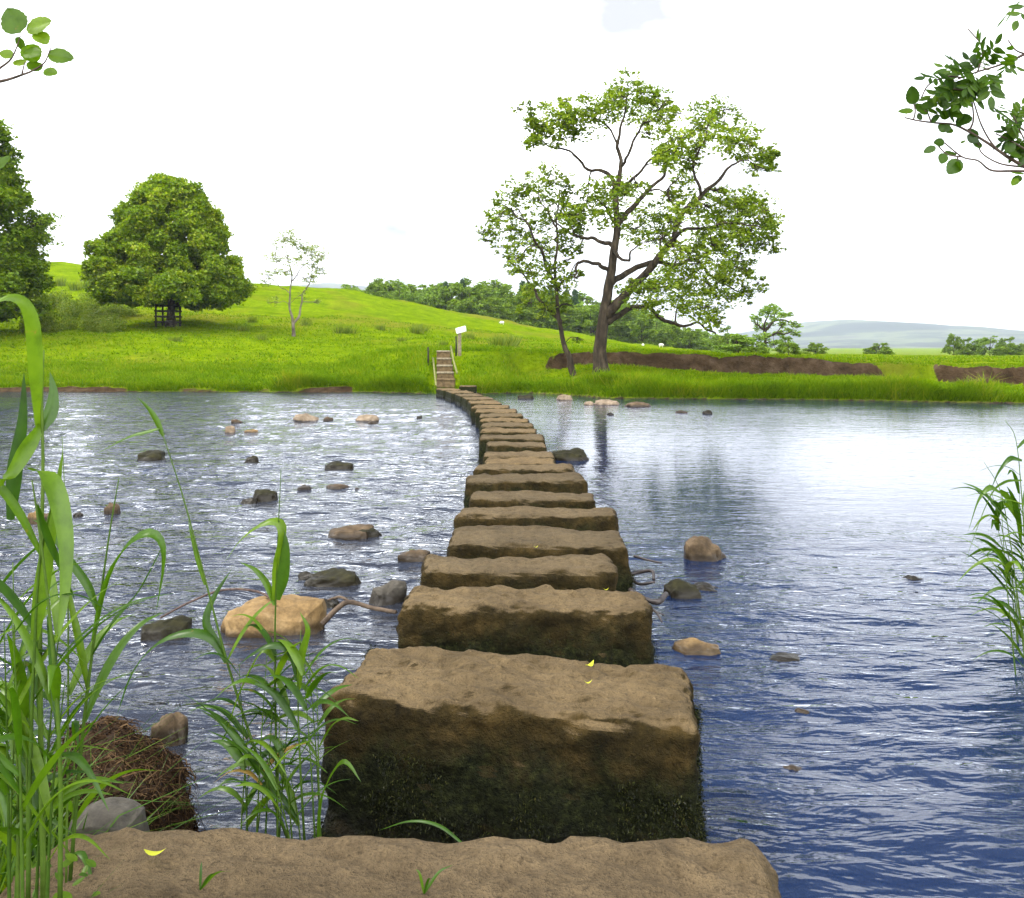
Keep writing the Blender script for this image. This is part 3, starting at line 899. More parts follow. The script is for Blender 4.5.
# the large alder
TY = 33.0
z3 = zoomed(460, 70, .3676, TY)
rs = np.random.default_rng(3)
base = z3(385, 835); base[2] = float(ground(base[0], base[1])) - .1
Lm = [
    ([base, z3(388, 700), z3(405, 600), z3(418, 500), z3(425, 430), z3(426, 330), z3(440, 262), z3(432, 200), z3(440, 140), z3(455, 70)], .30, .025),
    ([z3(395, 690), z3(455, 655, .3), z3(505, 645, .6), z3(555, 682, 1.0), z3(610, 700, 1.3), z3(650, 690, 1.4), z3(695, 718, 1.4)], .13, .03),
    ([z3(398, 670), z3(450, 615, -.3), z3(500, 550, -.7), z3(560, 480, -1.0), z3(600, 410, -1.2), z3(655, 340, -1.4), z3(708, 285, -1.6), z3(765, 245, -1.8)], .20, .03),
    ([z3(412, 580), z3(470, 537, .5), z3(555, 520, 1.2), z3(640, 515, 1.8), z3(700, 490, 2.2), z3(770, 500, 2.5)], .13, .03),
    ([z3(640, 515, 1.8), z3(690, 560, 2.2), z3(735, 590, 2.4), z3(790, 622, 2.5)], .06, .02),
    ([z3(560, 480, -1.0), z3(615, 435, -1.5), z3(680, 430, -2.0), z3(740, 415, -2.3), z3(820, 430, -2.4)], .09, .02),
    ([z3(408, 555), z3(372, 525, -.2), z3(330, 522, -.5), z3(315, 545, -.7), z3(325, 560, -.8)], .09, .03),
    ([z3(418, 480), z3(380, 460, .4), z3(330, 455, .8), z3(280, 430, 1.2), z3(235, 390, 1.4)], .10, .02),
    ([z3(426, 330), z3(390, 275, .5), z3(340, 260, 1.0), z3(302, 222, 1.2), z3(250, 200, 1.3), z3(210, 180, 1.4)], .09, .02),
    ([z3(424, 430), z3(480, 362, .5), z3(520, 312, 1.0), z3(560, 262, 1.2), z3(600, 200, 1.4), z3(645, 145, 1.6)], .12, .02),
    ([z3(440, 262), z3(478, 190, -.5), z3(515, 140, -.9), z3(550, 92, -1.1)], .06, .02),
    ([z3(432, 200), z3(395, 150, .6), z3(350, 120, .9), z3(300, 120, 1.1)], .05, .015),
    ([z3(424, 430), z3(400, 380, -.8), z3(375, 350, -1.4), z3(350, 335, -1.9)], .07, .02),
    ([z3(418, 500), z3(440, 520, -1.2), z3(470, 510, -2.0), z3(490, 470, -2.8)], .08, .02),
    ([z3(426, 330), z3(470, 300, -1.2), z3(530, 240, -2.0), z3(580, 200, -2.6)], .08, .02),
    ([z3(655, 340, -1.4), z3(640, 260, -1.8), z3(670, 190, -2.0), z3(700, 130, -2.0)], .06, .02),
    ([z3(600, 410, -1.2), z3(570, 330, -1.6), z3(600, 290, -2.0)], .05, .02),
]
CL = [(450, 50, 35), (490, 62, 30), (420, 78, 33), (540, 88, 33), (590, 104, 18), (360, 100, 38), (310, 115, 34), (260, 125, 38), (215, 150, 34), (200, 190, 28), (250, 185, 28),
      (300, 162, 32), (350, 140, 38), (400, 110, 38), (470, 110, 38), (510, 140, 34), (560, 130, 34), (680, 112, 38), (655, 160, 34), (720, 126, 33), (700, 172, 38),
      (760, 170, 38), (800, 200, 34), (838, 235, 25), (855, 265, 14), (790, 238, 32), (740, 208, 34), (560, 200, 38), (605, 180, 34), (590, 230, 38), (640, 212, 38), (555, 252, 32),
      (612, 268, 34), (450, 310, 38), (390, 320, 38), (350, 330, 28), (485, 318, 30), (425, 352, 38), (370, 380, 33), (410, 395, 33), (605, 312, 28), (650, 352, 32), (588, 352, 32),
      (500, 402, 38), (550, 392, 38), (470, 430, 33), (540, 432, 38), (590, 400, 34), (480, 465, 28), (705, 330, 26), (722, 372, 38), (762, 350, 34), (800, 370, 38), (838, 390, 34),
      (760, 402, 38), (810, 420, 38), (848, 435, 28), (868, 480, 20), (700, 402, 38), (660, 430, 32), (740, 440, 34), (790, 470, 38), (838, 470, 24), (700, 462, 33), (648, 470, 28),
      (590, 500, 36), (640, 532, 38), (700, 530, 42), (750, 520, 38), (570, 550, 42), (620, 570, 42), (672, 580, 42), (720, 570, 38), (760, 560, 33), (552, 592, 38), (602, 620, 38),
      (650, 640, 38), (490, 608, 38), (520, 640, 28), (700, 622, 33), (740, 610, 28), (680, 672, 28), (700, 692, 18), (450, 592, 22), (782, 602, 18), (330, 420, 26), (300, 395, 30), (330, 490, 22), (300, 330, 24)]
ctr = z3(520, 380)
cl = []
rx = np.random.default_rng(17)
for _ in range(170):                                          # finer sprays between the traced ones
    a_ = CL[rx.integers(len(CL))]
    CL = CL + [(min(a_[0] + rx.normal(0, 24), 850), max(a_[1] + rx.normal(0, 20), 48), rx.uniform(11, 20))]
for x, y, r in CL:
    c = z3(x, y); c = z3(x, y, depth(rs, c, ctr, 5.2))
    cl.append((c, r * 1.35 * .3676 / FPX * TY))
t = thing('alder_tree', 'large spreading riverside tree with bare twisting limbs and airy crown', 'tree', base)
grow_tree(t, base, Lm, cl, 175, .145, M['alderleaf'], M['bark'], 31, .4, .95, .030)

# the smaller alder leaning left beside it
SY = 33.4
z3 = zoomed(460, 70, .3676, SY)
base = z3(308, 838); base[2] = float(ground(base[0], base[1])) - .1
Lm = [([base, z3(300, 800), z3(284, 750), z3(272, 690), z3(263, 600), z3(258, 540), z3(265, 470), z3(262, 400), z3(272, 330)], .16, .02),
      ([z3(272, 690), z3(228, 642, .3), z3(198, 600, .6), z3(168, 560, .8), z3(130, 520, 1.0)], .09, .02),
      ([z3(262, 590), z3(222, 490, -.5), z3(190, 430, -.9), z3(150, 390, -1.1), z3(115, 365, -1.3)], .07, .015),
      ([z3(265, 470), z3(295, 430, .5), z3(315, 400, .8)], .05, .015),
      ([z3(262, 440), z3(230, 370, .6), z3(205, 320, .9)], .05, .015),
      ([z3(262, 600), z3(292, 560, -.5), z3(322, 520, -.8)], .05, .015),
      ([z3(280, 740), z3(310, 725, -.3), z3(325, 735, -.4)], .02, .01)]
CL = [(230, 290, 36), (270, 312, 32), (190, 312, 32), (150, 332, 32), (112, 352, 28), (112, 392, 32), (160, 380, 36), (212, 352, 36), (258, 362, 32), (296, 392, 30), (80, 432, 26),
      (130, 432, 36), (180, 440, 36), (230, 412, 36), (278, 440, 30), (66, 460, 16), (120, 478, 30), (170, 500, 36), (222, 482, 36), (268, 490, 30), (315, 462, 26), (150, 540, 24),
      (200, 552, 34), (250, 542, 30), (230, 592, 36), (280, 582, 30), (190, 602, 28), (258, 622, 32), (310, 560, 20), (130, 522, 20), (230, 650, 28), (290, 640, 22), (322, 732, 12), (95, 410, 20), (170, 640, 20), (60, 445, 12)]
ctr = z3(200, 460); cl = []
for x, y, r in CL:
    c = z3(x, y); c = z3(x, y, depth(rs, c, ctr, 2.6))
    cl.append((c, r * 1.28 * .3676 / FPX * SY))
t = thing('alder_tree', 'smaller slender tree leaning left against the large riverside tree', 'tree', base)
grow_tree(t, base, Lm, cl, 165, .145, M['alderleaf'], M['bark'], 32, .4, .95, .024)

# the sparse pale tree
BY = 58.0
z2 = zoomed(240, 220, .3125, BY)
base = z2(172, 366); base[2] = float(ground(base[0], base[1])) - .1
Lm = [([base, z2(168, 330), z2(160, 290), z2(160, 240), z2(166, 180), z2(152, 120), z2(143, 60)], .26, .03),
      ([z2(172, 335), z2(195, 298, .4), z2(205, 245, .8), z2(222, 185, 1.0), z2(238, 130, 1.2)], .17, .03),
      ([z2(164, 195), z2(195, 150, -.6), z2(215, 100, -.9)], .08, .02), ([z2(160, 240), z2(125, 205, .4), z2(85, 185, .8)], .07, .02),
      ([z2(162, 270), z2(140, 262, -.4), z2(115, 265, -.7)], .05, .02)]
CL = [(143, 55, 20), (120, 75, 16), (165, 65, 18), (190, 80, 18), (215, 95, 18), (245, 105, 20), (262, 120, 16), (100, 120, 14), (130, 125, 16), (180, 130, 16), (230, 145, 18), (255, 155, 14),
      (85, 180, 14), (120, 165, 14), (150, 165, 14), (210, 190, 14), (240, 180, 14), (110, 262, 12), (85, 205, 10), (200, 240, 12), (250, 260, 10)]
cl = []
for x, y, r in CL:
    c = z2(x, y, rs.uniform(-1.5, 1.5)); cl.append((c, r * 1.7 * .3125 / FPX * BY))
t = thing('birch_tree', 'thin half-bare pale tree with forked trunk on the meadow slope', 'tree', base)
grow_tree(t, base, Lm, cl, 150, .13, M['birchleaf'], M['palebark'], 33, .5, .9, .035, thick=.55)


def dome_tree(root, origin, base, prof, n_cl, r_cl, per, leaf, leafmat, barkmat, seed, trunk, skew=0.0, droop=.3, up=.35, shell=.35, flat=.55):
    """full crowned tree: clumps through the outer shell of an outline of revolution. prof: (height, radius)"""
    rs = np.random.default_rng(seed)
    hs = [p[0] for p in prof]; rr = [p[1] for p in prof]
    cl = []
    tries = 0
    while len(cl) < n_cl and tries < n_cl * 40:
        tries += 1
        h = rs.uniform(hs[0], hs[-1]); rad = np.interp(h, hs, rr)
        if rs.random() > rad / max(rr): continue
        th = rs.uniform(0, 2 * math.pi); q = 1 - shell * rs.random() ** 1.3
        lump = 1 + .19 * float(noise3(np.array([math.cos(th) * 1.6]), np.array([math.sin(th) * 1.6]), np.array([h * .45]), seed)[0])
        c = base + np.array([math.cos(th) * rad * q * lump + skew * h, math.sin(th) * rad * q * lump, h])
        cl.append((c, r_cl * rs.uniform(.75, 1.25)))
    top = base + np.array([skew * hs[-1], 0, hs[-1] * .93])
    limbs = [([base, base + (top - base) * .3 + rs.normal(0, .1, 3) * np.array([1, 1, 0]), base + (top - base) * .6, top], trunk, .05)]
    for k in range(9):
        h = hs[0] + (hs[-1] - hs[0]) * (k / 9) * .75
        th = k * 2.4; rad = np.interp(h + 1, hs, rr)
        b = base + (top - base) * ((h * .8) / hs[-1])
        e = base + np.array([math.cos(th) * rad * .8 + skew * h, math.sin(th) * rad * .8, h + .8])
        limbs.append(([b, (b + e) / 2 + np.array([0, 0, .3]), e], trunk * .35, .03))
    grow_tree(root, origin, limbs, cl, per, leaf, leafmat, barkmat, seed + 1, up, flat, .03, .2, droop=droop)


# the chestnut with its guard
HY = 60.0; k = HY / FPX
base = at(171, 333, HY); base[2] = float(ground(base[0], base[1])) - .1
gz = base[2] + .1
prof = [((333 - y) * k, r * k) for y, r in ((306, 58), (302, 74), (294, 76), (280, 69), (262, 62), (244, 55), (226, 49), (210, 40), (198, 30), (189, 18), (184, 6))]
t = thing('chestnut_tree', 'full rounded dark green tree standing alone inside a wooden guard', 'tree', base)
dome_tree(t, base, base, prof, 520, .62, 300, .215, M['chestnutleaf'], M['bark'], 41, .36, 0, 1.1, .25, .5, .85)

gd = thing('tree_guard', 'dark timber guard of posts and rails round the lone tree trunk', 'tree guard', (base[0] - .08, base[1] - .3, gz))
hw = .58
for sx in (-1, 1):
    for sy in (-1, 1):
        m_ = MB(); m_.box((sx * hw, sy * hw, .72), (.10, .10, 1.55), None, .012); m_.build('post', M['darkwood'], gd, False)
for q in range(4):
    for sy in (-1, 1):
        m_ = MB(); m_.box((0, sy * (hw + .085), .28 + q * .36), (2 * hw + .2, .045, .10), None, .01); m_.build('rail', M['darkwood'], gd, False)
    for sx in (-1, 1):
        m_ = MB(); m_.box((sx * (hw + .085), 0, .28 + q * .36), (.045, 2 * hw + .1, .10), None, .01); m_.build('rail', M['darkwood'], gd, False)

# the tree at the left edge
LY = 52.0; k = LY / FPX
base = at(-32, 338, LY); base[2] = float(ground(base[0], base[1])) - .1
prof = [((338 - y) * k, r * k) for y, r in ((325, 55), (300, 64), (270, 70), (240, 71), (215, 66), (190, 54), (160, 40), (130, 27), (110, 20), (95, 9))]
t = thing('ash_tree', 'tall dark green tree cut by the left edge of the meadow', 'tree', base)
dome_tree(t, base, base, prof, 190, .85, 170, .26, M['ashleaf'], M['bark'], 43, .35, 0, .5, .4, .5, .6)
b0 = at(25, 230, LY)
br = MB(); sprC = []; rs = np.random.default_rng(8)
for q, (x, y) in enumerate(((60, 217), (54, 226), (58, 243), (46, 250))):
    e = at(x, y, LY - 1 + q * .4); pts = spline([b0, (b0 + e) / 2 + np.array([0, 0, .2]), e], 8); br.tube(pts - base, np.linspace(.04, .008, 8), 5)
    for p in pts[3:]:
        sprC.append(p + rs.normal(0, .14, (26, 3)))
br.build('branch', M['bark'], t)
C = np.concatenate(sprC) - base
link('foliage', leaf_mesh('foliage', C, np.full(len(C), .18), rs, .4), M['ashleaf'], t)


# the wood behind the meadow and the trees of the right-hand field
def proto(kind, seed, H):
    rs = np.random.default_rng(seed)
    o = np.zeros(3)
    if kind == 'conifer':
        C = []; tn = []
        tr = MB(); tr.tube(np.array([[0, 0, 0], [0, 0, H * .5], [0, 0, H]]), [.16, .1, .02], 6)
        for z in np.linspace(.12, .98, 26):
            rad = (1 - z) ** .85 * H * .20 + .12
            for q in range(9):
                th = rs.uniform(0, 6.28); L = rad * rs.uniform(.7, 1.1)
                n = 26; u = rs.random(n) ** .7
                C.append(np.stack([np.cos(th) * u * L, np.sin(th) * u * L, z * H - u * L * .35 + rs.normal(0, .06, n)], -1) + rs.normal(0, .12, (n, 3)))
        C = np.concatenate(C)
        return [('trunk', tr, M['bark']), ('crown', leaf_mesh('crown', C, np.full(len(C), .34), rs, .2, .4), M['needle'])]
    return None


def copy_tree(o):
    c = o.copy(); COL.objects.link(c)
    for ch in o.children:
        d = ch.copy(); COL.objects.link(d); d.parent = c
    return c


protos = {}


def get_proto(kind, variant, H, mat):
    key = (kind, variant)
    if key in protos: return None
    name = {'conifer': 'conifer_tree', 'broad': 'broadleaf_tree', 'bush': 'bush'}[kind]
    t = thing(name, 'x', 'tree')
    if kind == 'conifer':
        parts = proto('conifer', 100 + variant, H)
        parts[0][1].build('trunk', M['bark'], t)
        link('crown', parts[1][1], parts[1][2], t)
    else:
        pr = [(H * a, H * b) for a, b in (((.10, .30), (.25, .42), (.45, .46), (.65, .40), (.82, .27), (.95, .1)) if kind == 'broad' else ((.02, .5), (.2, .62), (.45, .58), (.7, .42), (.9, .18)))]
        z = np.zeros(3)
        dome_tree(t, z, z, pr, 46 if kind == 'broad' else 40, H * (.105 if kind == 'broad' else .15), 55 if kind == 'broad' else 190, .42 if kind == 'broad' else .22, M[mat], M['bark'], 200 + variant * 7, H * .022, 0, .3, .4, .5, .7)
        # clump radius is scaled by size: see per
    protos[key] = (t, H)
    return t


rs = np.random.default_rng(77)
WOOD = []
for px in np.arange(352, 716, 9.5):
    for row in range(2):
        Y = 150 + row * 22 + rs.uniform(-6, 8)
        top = np.interp(px, [352, 380, 410, 450, 500, 560, 600, 640, 680, 716], [286, 281, 284, 281, 284, 291, 300, 308, 324, 334])
        kind = 'conifer' if rs.random() < (.26 if row else .10) and px < 600 else 'broad'
        tt = top - 4 + rs.uniform(-1, 7) + (0 if row else 5)
        if kind == 'conifer': tt = top - rs.uniform(-3, 5)
        WOOD.append((px + rs.uniform(-5, 5), tt, Y, kind, rs.integers(0, 3)))
GW = 'trees of the wood behind the meadow'
WL = {'conifer': 'dark pointed conifer rising in the wood behind the meadow', 'broad': 'round green broadleaf tree massed in the wood behind the meadow'}
for px, top, Y, kind, var in WOOD:
    X = (px - CX) / FPX * Y; gzz = float(ground(X, Y)) - .3
    Ht = CH - (top - HZ) / FPX * Y - gzz
    Ht = max(Ht, 3.5)
    var = int(var)
    first = get_proto(kind, var, 9.0, 'woodleaf' if var else 'palewoodleaf')
    o = first if first is not None else copy_tree(protos[(kind, var)][0])
    s = Ht / 9.0
    o.location = (X, Y, gzz); o.rotation_euler = (0, 0, rs.uniform(0, 6.28)); o.scale = (s * rs.uniform(.9, 1.25), s * rs.uniform(.9, 1.2), s)
    tag(o, WL[kind], 'conifer' if kind == 'conifer' else 'tree', GW)
FIELD = [
    (728, 348, 318, 120, 'broad', 1, 1.0, 'dark green tree under the tip of the long low limb'),
    (737, 353, 328, 64, 'bush', 0, 1.6, 'rounded pale green bush at the field edge under the tree limb'),
    (756, 353, 336, 62, 'bush', 1, 1.2, 'smaller bright bush in front of the airy field tree'),
    (788, 354, 338, 66, 'bush', 3, 1.2, 'small dark bush at the foot of the airy field tree'),
    (815, 356, 344, 105, 'bush', 2, 1.5, 'small lone bush left of the round field bush'),
    (879, 357, 342.5, 105, 'bush', 1, 1.6, 'small round dark bush alone on the field horizon'),
    (954, 358, 329, 140, 'broad', 2, .7, 'thin taller tree at the left of the right-hand copse'),
    (968, 358, 334, 140, 'broad', 1, 1.1, 'low spreading tree second from left in the right-hand copse'),
    (990, 358, 332, 138, 'broad', 0, 1.3, 'pale round tree in the middle of the right-hand copse'),
    (1010, 359, 334, 136, 'broad', 1, 1.2, 'dark broad tree near the right end of the copse'),
    (1032, 359, 338, 140, 'broad', 2, 1.2, 'tree cut by the right edge at the end of the copse'),
    (940, 357, 350, 160, 'bush', 0, 1.4, 'low hedge bush left of the right-hand copse'),
    (916, 356, 351, 190, 'bush', 1, 1.8, 'distant low bush between the round bush and the copse'),
    (690, 347, 334, 190, 'broad', 2, .9, 'bluish distant tree right of the wood'),
    (668, 347, 327, 180, 'broad', 0, .9, 'pale distant tree at the right end of the wood'),
]
for px, yb, yt, Y, kind, var, wd, lab in FIELD:
    X = (px - CX) / FPX * Y; gzz = float(ground(X, Y)) - .2
    Ht = (yb - yt + 2) / FPX * Y
    first = get_proto(kind, var, 9.0 if kind != 'bush' else 3.0, 'woodleaf' if var else 'palewoodleaf')
    o = first if first is not None else copy_tree(protos[(kind, var)][0])
    s = Ht / (9.0 if kind != 'bush' else 3.0)
    o.location = (X, Y, gzz); o.rotation_euler = (0, 0, px % 6); o.scale = (s * wd, s * wd, s)
    tag(o, lab, 'bush' if kind == 'bush' else 'tree', 'trees and bushes along the right-hand field')
# the airy pale tree of that field
AY = 74.0
z4 = zoomed(700, 290, .15625, AY)
base = z4(425, 402); base[2] = float(ground(base[0], base[1])) - .2
Lm = [([base, z4(420, 330), z4(408, 250), z4(430, 180), z4(450, 110)], .19, .035), ([z4(412, 270), z4(490, 200, 1), z4(560, 190, 1.5), z4(610, 220, 2)], .14, .04),
      ([z4(415, 300), z4(500, 280, -1), z4(580, 270, -1.6)], .12, .04), ([z4(408, 250), z4(360, 210, .8), z4(330, 180, 1)], .1, .04)]
CL = [(450, 110, 36), (490, 125, 32), (410, 140, 34), (540, 160, 32), (570, 150, 24), (470, 170, 34), (360, 180, 34), (600, 215, 30), (630, 235, 20), (530, 220, 32), (440, 230, 32), (380, 240, 34),
      (580, 260, 32), (620, 285, 22), (500, 280, 32), (420, 300, 30), (550, 320, 30), (370, 310, 34), (580, 350, 28), (480, 345, 34), (530, 370, 30), (400, 360, 30), (440, 385, 24)]
cl = []
for x, y, r in CL:
    c = z4(x, y, rs.uniform(-2, 2)); cl.append((c, r * 1.25 * .15625 / FPX * AY))
t = thing('broadleaf_tree', 'airy pale green tree in the field right of the large alder', 'tree', base, 'trees and bushes along the right-hand field')
grow_tree(t, base, Lm, cl, 190, .20, M['palewoodleaf'], M['bark'], 55, .5, .7, .04)

# scrub on the hillside, each clump a thing; the first of each is copied
def scrub_proto(name, H, W, n, mat, seed, blade=True):
    rs = np.random.default_rng(seed)
    if blade:
        b = rs.normal(0, W * .3, (n, 3)); b[:, 2] = 0
        d = np.stack([b[:, 0] * .5 + rs.normal(0, .15, n), b[:, 1] * .5 + rs.normal(0, .15, n), np.full(n, H)], -1) * rs.uniform(.5, 1.1, (n, 1))
        sd = np.stack([rs.normal(0, 1, n), rs.normal(0, 1, n), np.zeros(n)], -1); sd /= np.linalg.norm(sd, axis=1)[:, None]; sd *= .03
        V = np.stack([b - sd, b + sd, b + d], 1).reshape(-1, 3)
        return np_mesh(name, V, np.arange(3 * n).reshape(-1, 3), False, {'tone': np.repeat(rs.random(n), 3)})
    C = rs.normal(0, 1, (n, 3)); C /= np.linalg.norm(C, axis=1)[:, None]; C *= rs.random((n, 1)) ** .4 * np.array([W / 2, W / 2, H * .6]); C[:, 2] += H * .45
    C += rs.normal(0, .06, C.shape)
    return leaf_mesh(name, C, np.full(n, .13), rs, .3)


RUSH = scrub_proto('rush_tuft', .75, .9, 160, M['darkscrub'], 1); RUSH.materials.append(M['darkscrub'])
BRACK = scrub_proto('bracken_bush', 1.1, 1.6, 900, M['darkscrub'], 2, False); BRACK.materials.append(M['darkscrub'])


def place(name, me, px, py, Y, s, label, cat, group):
    X = (px - CX) / FPX * Y
    o = link(name, me, None, None, (X, Y, float(ground(X, Y)) - .05)); o.rotation_euler.z = px % 6.3; o.scale = (s, s, s * random.uniform(.8, 1.15))
    tag(o, label, cat, group)


def depth_of(px, py):
    """walk along the sight line to where it meets the ground"""
    Ys = np.linspace(30, 140, 900)
    zz = CH - (py - HZ) / FPX * Ys
    gg = ground((px - CX) / FPX * Ys, Ys)
    k = np.argmax(gg >= zz)
    return float(Ys[k]) if gg[k] >= zz[k] else None


rs = np.random.default_rng(12)
for i in range(46):
    px = rs.uniform(26, 118); py = rs.uniform(302, 334)
    d = depth_of(px, py)
    if d: place('bracken_bush', BRACK, px, py, d, rs.uniform(.5, 1.15), 'olive bracken bush in the rough patch left of the guarded tree', 'bush', 'bracken on the rough slope')
for px, py, s in ((120, 314, .9), (131, 316, .8), (112, 322, .6), (136, 306, .6), (252, 322, .5), (306, 326, .6)):
    d = depth_of(px, py)
    if d: place('bracken_bush', BRACK, px, py, d, s, 'lone scrubby bush on the open slope near the meadow trees', 'bush', 'lone scrub on the meadow slope')
for px, py, s in ((342, 333, 1.0), (351, 333, .8), (381, 330, .7), (416, 333, .9), (421, 331, .8), (402, 341, .6), (469, 339, .8), (444, 345, .5), (505, 345, 1.0), (498, 346, .8), (512, 345, .9), (243, 331, .7), (175, 341, .6), (262, 340, .6),
                  (90, 288, 1.2), (60, 286, 1.2), (75, 290, 1.2)):
    d = depth_of(px, py)
    if d: place('rush_tuft', RUSH, px, py, d, s, 'small dark tuft of rushes on the bright green slope', 'rush tuft', 'rush tufts on the meadow')


# grass along the far bank, and the rougher growth in the meadow
def grass(name, n, area, h, wd, seed, label, keep=None, lean=.35):
    rs = np.random.default_rng(seed)
    X, Y = area(rs, n)
    s = Y - edge_far(X)
    ok = s > .03
    if keep is not None: ok &= keep(X, Y, s, rs)
    X, Y = X[ok], Y[ok]
    z, dirt, _ = ground(X, Y, True)
    ok = dirt < .42; X, Y, z = X[ok], Y[ok], z[ok]
    n = len(X)
    cl = fbm2(X * .9, Y * .9, seed, 3)
    H = h * np.clip(rs.uniform(.5, 1.15, n) * (1 + .7 * cl), .25, 2.0) * (1 if name != 'bank_grass' else np.where(X > -1, np.interp(Y - edge_far(X), [0, 1.5, 3.5], [1.1, .9, .55]), 1))
    b = np.stack([X, Y, z - .02], -1)
    d = np.stack([rs.normal(0, lean, n), rs.normal(0, lean, n) - .1, np.ones(n)], -1) * H[:, None]
    sd = np.stack([rs.normal(0, 1, n), rs.normal(0, .5, n), np.zeros(n)], -1); sd /= np.linalg.norm(sd, axis=1)[:, None]; sd *= wd * rs.uniform(.6, 1.3, (n, 1))
    bend = np.stack([d[:, 0] * .8, d[:, 1] * .8, -np.abs(d[:, 0]) * .5], -1)
    V = np.stack([b - sd, b + sd, b + d * .6 + sd * .7, b + d * .6 - sd * .7, b + d + bend], 1).reshape(-1, 3)
    i = np.arange(n)[:, None] * 5
    tone = np.clip(.45 + .28 * cl + rs.normal(0, .17, n), 0, 1)
    o = link(name, np_mesh(name, V, [i + np.array([0, 1, 2, 3]), i + np.array([3, 2, 4])], False, {'tone': np.repeat(tone, 5)}), M['bankgrass'])
    tag(o, label, 'grass', kind='stuff')


def strip(rs, n):
    X = rs.uniform(-22, 22, n); return X, edge_far(X) + rs.random(n) ** 1.5 * 10.5


grass('bank_grass', 90000, strip, .21, .014, 1, 'long green grass along the far river bank', lambda X, Y, s, r: ~((X > -3.0) & (X < -1.85) & (s < 4.5)))


def meadow(rs, n):
    Y = 38 + 38 * rs.random(n) ** 1.3; return rs.uniform(-.64, .62, n) * Y, Y


grass('meadow_grass', 60000, meadow, .15, .028, 2, 'bright meadow grass on the slope', None, .6)


def tall(rs, n):
    c = rs.integers(0, 26, n); cx = np.random.default_rng(4).uniform(3.2, 13.4, 26)
    X = cx[c] + rs.normal(0, .42, n); return X, edge_far(X) + .05 + np.abs(rs.normal(0, .5, n))


grass('bank_grass', 16000, lambda rs, n: (lambda X: (X, edge_far(X) + .05 + np.abs(rs.normal(0, .22, n))))(rs.uniform(-20, 17, n)), .26, .012, 19, 'dark ragged grass hanging along the waterline of the far bank', lambda X, Y, s, r: ~((X > -3.0) & (X < -1.85)), .6)
grass('bank_grass', 15000, tall, .38, .013, 3, 'tall rank grass clumps at the right water edge below the trees')
grass('bank_grass', 7000, lambda rs, n: (rs.normal(3.9, .75, n), 0 * rs.random(n) + 29.6 + np.abs(rs.normal(0, .9, n))), .55, .014, 5, 'dark tall grass around the foot of the large alder')


def rim_of_scarp(rs, n):
    X = rs.uniform(.2, 15, n); sc = np.interp(X, [-2, .3, 3, 8, 12, 13.6, 14.6], [35.2, 35.8, 35.9, 35.2, 34, 33.6, 34.6])
    return X, sc + .15 + rs.random(n) * 1.0


grass('bank_grass', 9000, rim_of_scarp, .13, .014, 9, 'turf overhanging the brown eroded bank', None, .7)


def leftclump(rs, n):
    X = np.where(rs.random(n) < .5, rs.normal(-6.9, .7, n), rs.normal(-3.9, .5, n)); return X, edge_far(X) + .15 + np.abs(rs.normal(0, .3, n))


grass('bank_grass', 5000, leftclump, .42, .014, 6, 'dark overhanging grass at the water edge left of the steps')

# ------------------------------------------------------------------ steps, board, posts, sheep
st = thing('timber_steps', 'timber-edged earth steps climbing the far bank from the stones', 'steps', (-2.45, 31.4, 0))
O = np.array([-2.45, 31.4, 0])
rows = [(386.5, 31.0), (379, 31.7), (372, 32.45), (365, 33.15), (358, 33.85), (350.6, 34.5)]
for q, (yy, Y) in enumerate(rows):
    xl = 436.5; xr = np.interp(yy, [350, 386], [450, 456])
    a, b = at(xl, yy, Y), at(xr, yy, Y); c = (a + b) / 2 - O; wdt = b[0] - a[0]
    z0 = CH - (yy - HZ) / FPX * Y
    if q:
        m_ = MB(); m_.box(c + np.array([0, .14, -.025]), (wdt, .34, .06), None, .01); m_.build('tread', M['timber'] if q > 1 else M['riser'], st, False)
        zp = CH - (rows[q - 1][0] - HZ) / FPX * rows[q - 1][1]
        m_ = MB(); m_.box(c + np.array([0, .20, (zp - z0) / 2 - .06]), (wdt - .01, .36, z0 - zp + .02), None, .005); m_.build('riser', M['riser'], st, False)
for pts in ([at(433, 359, 34.0), at(434.5, 372, 32.7), at(436, 386, 31.0)], [at(450.8, 347, 34.7), at(453.5, 361, 33.5), at(457, 374, 32.1)]):
    m_ = MB(); m_.tube(np.array(pts) - O + np.array([0, 0, .03]), .036, 6); m_.build('side_rail', M['rail'], st)
m_ = MB(); m_.box((0, 0, .12), (.55, .45, .34), None, .03)
o = m_.build('landing_block', M['stone'], None, False, on_level(468, 387.5, .33) * np.array([1, 1, 0]) + np.array([0, 0, .1]))
tag(o, 'squat stone block at the foot of the timber steps', 'stone block')

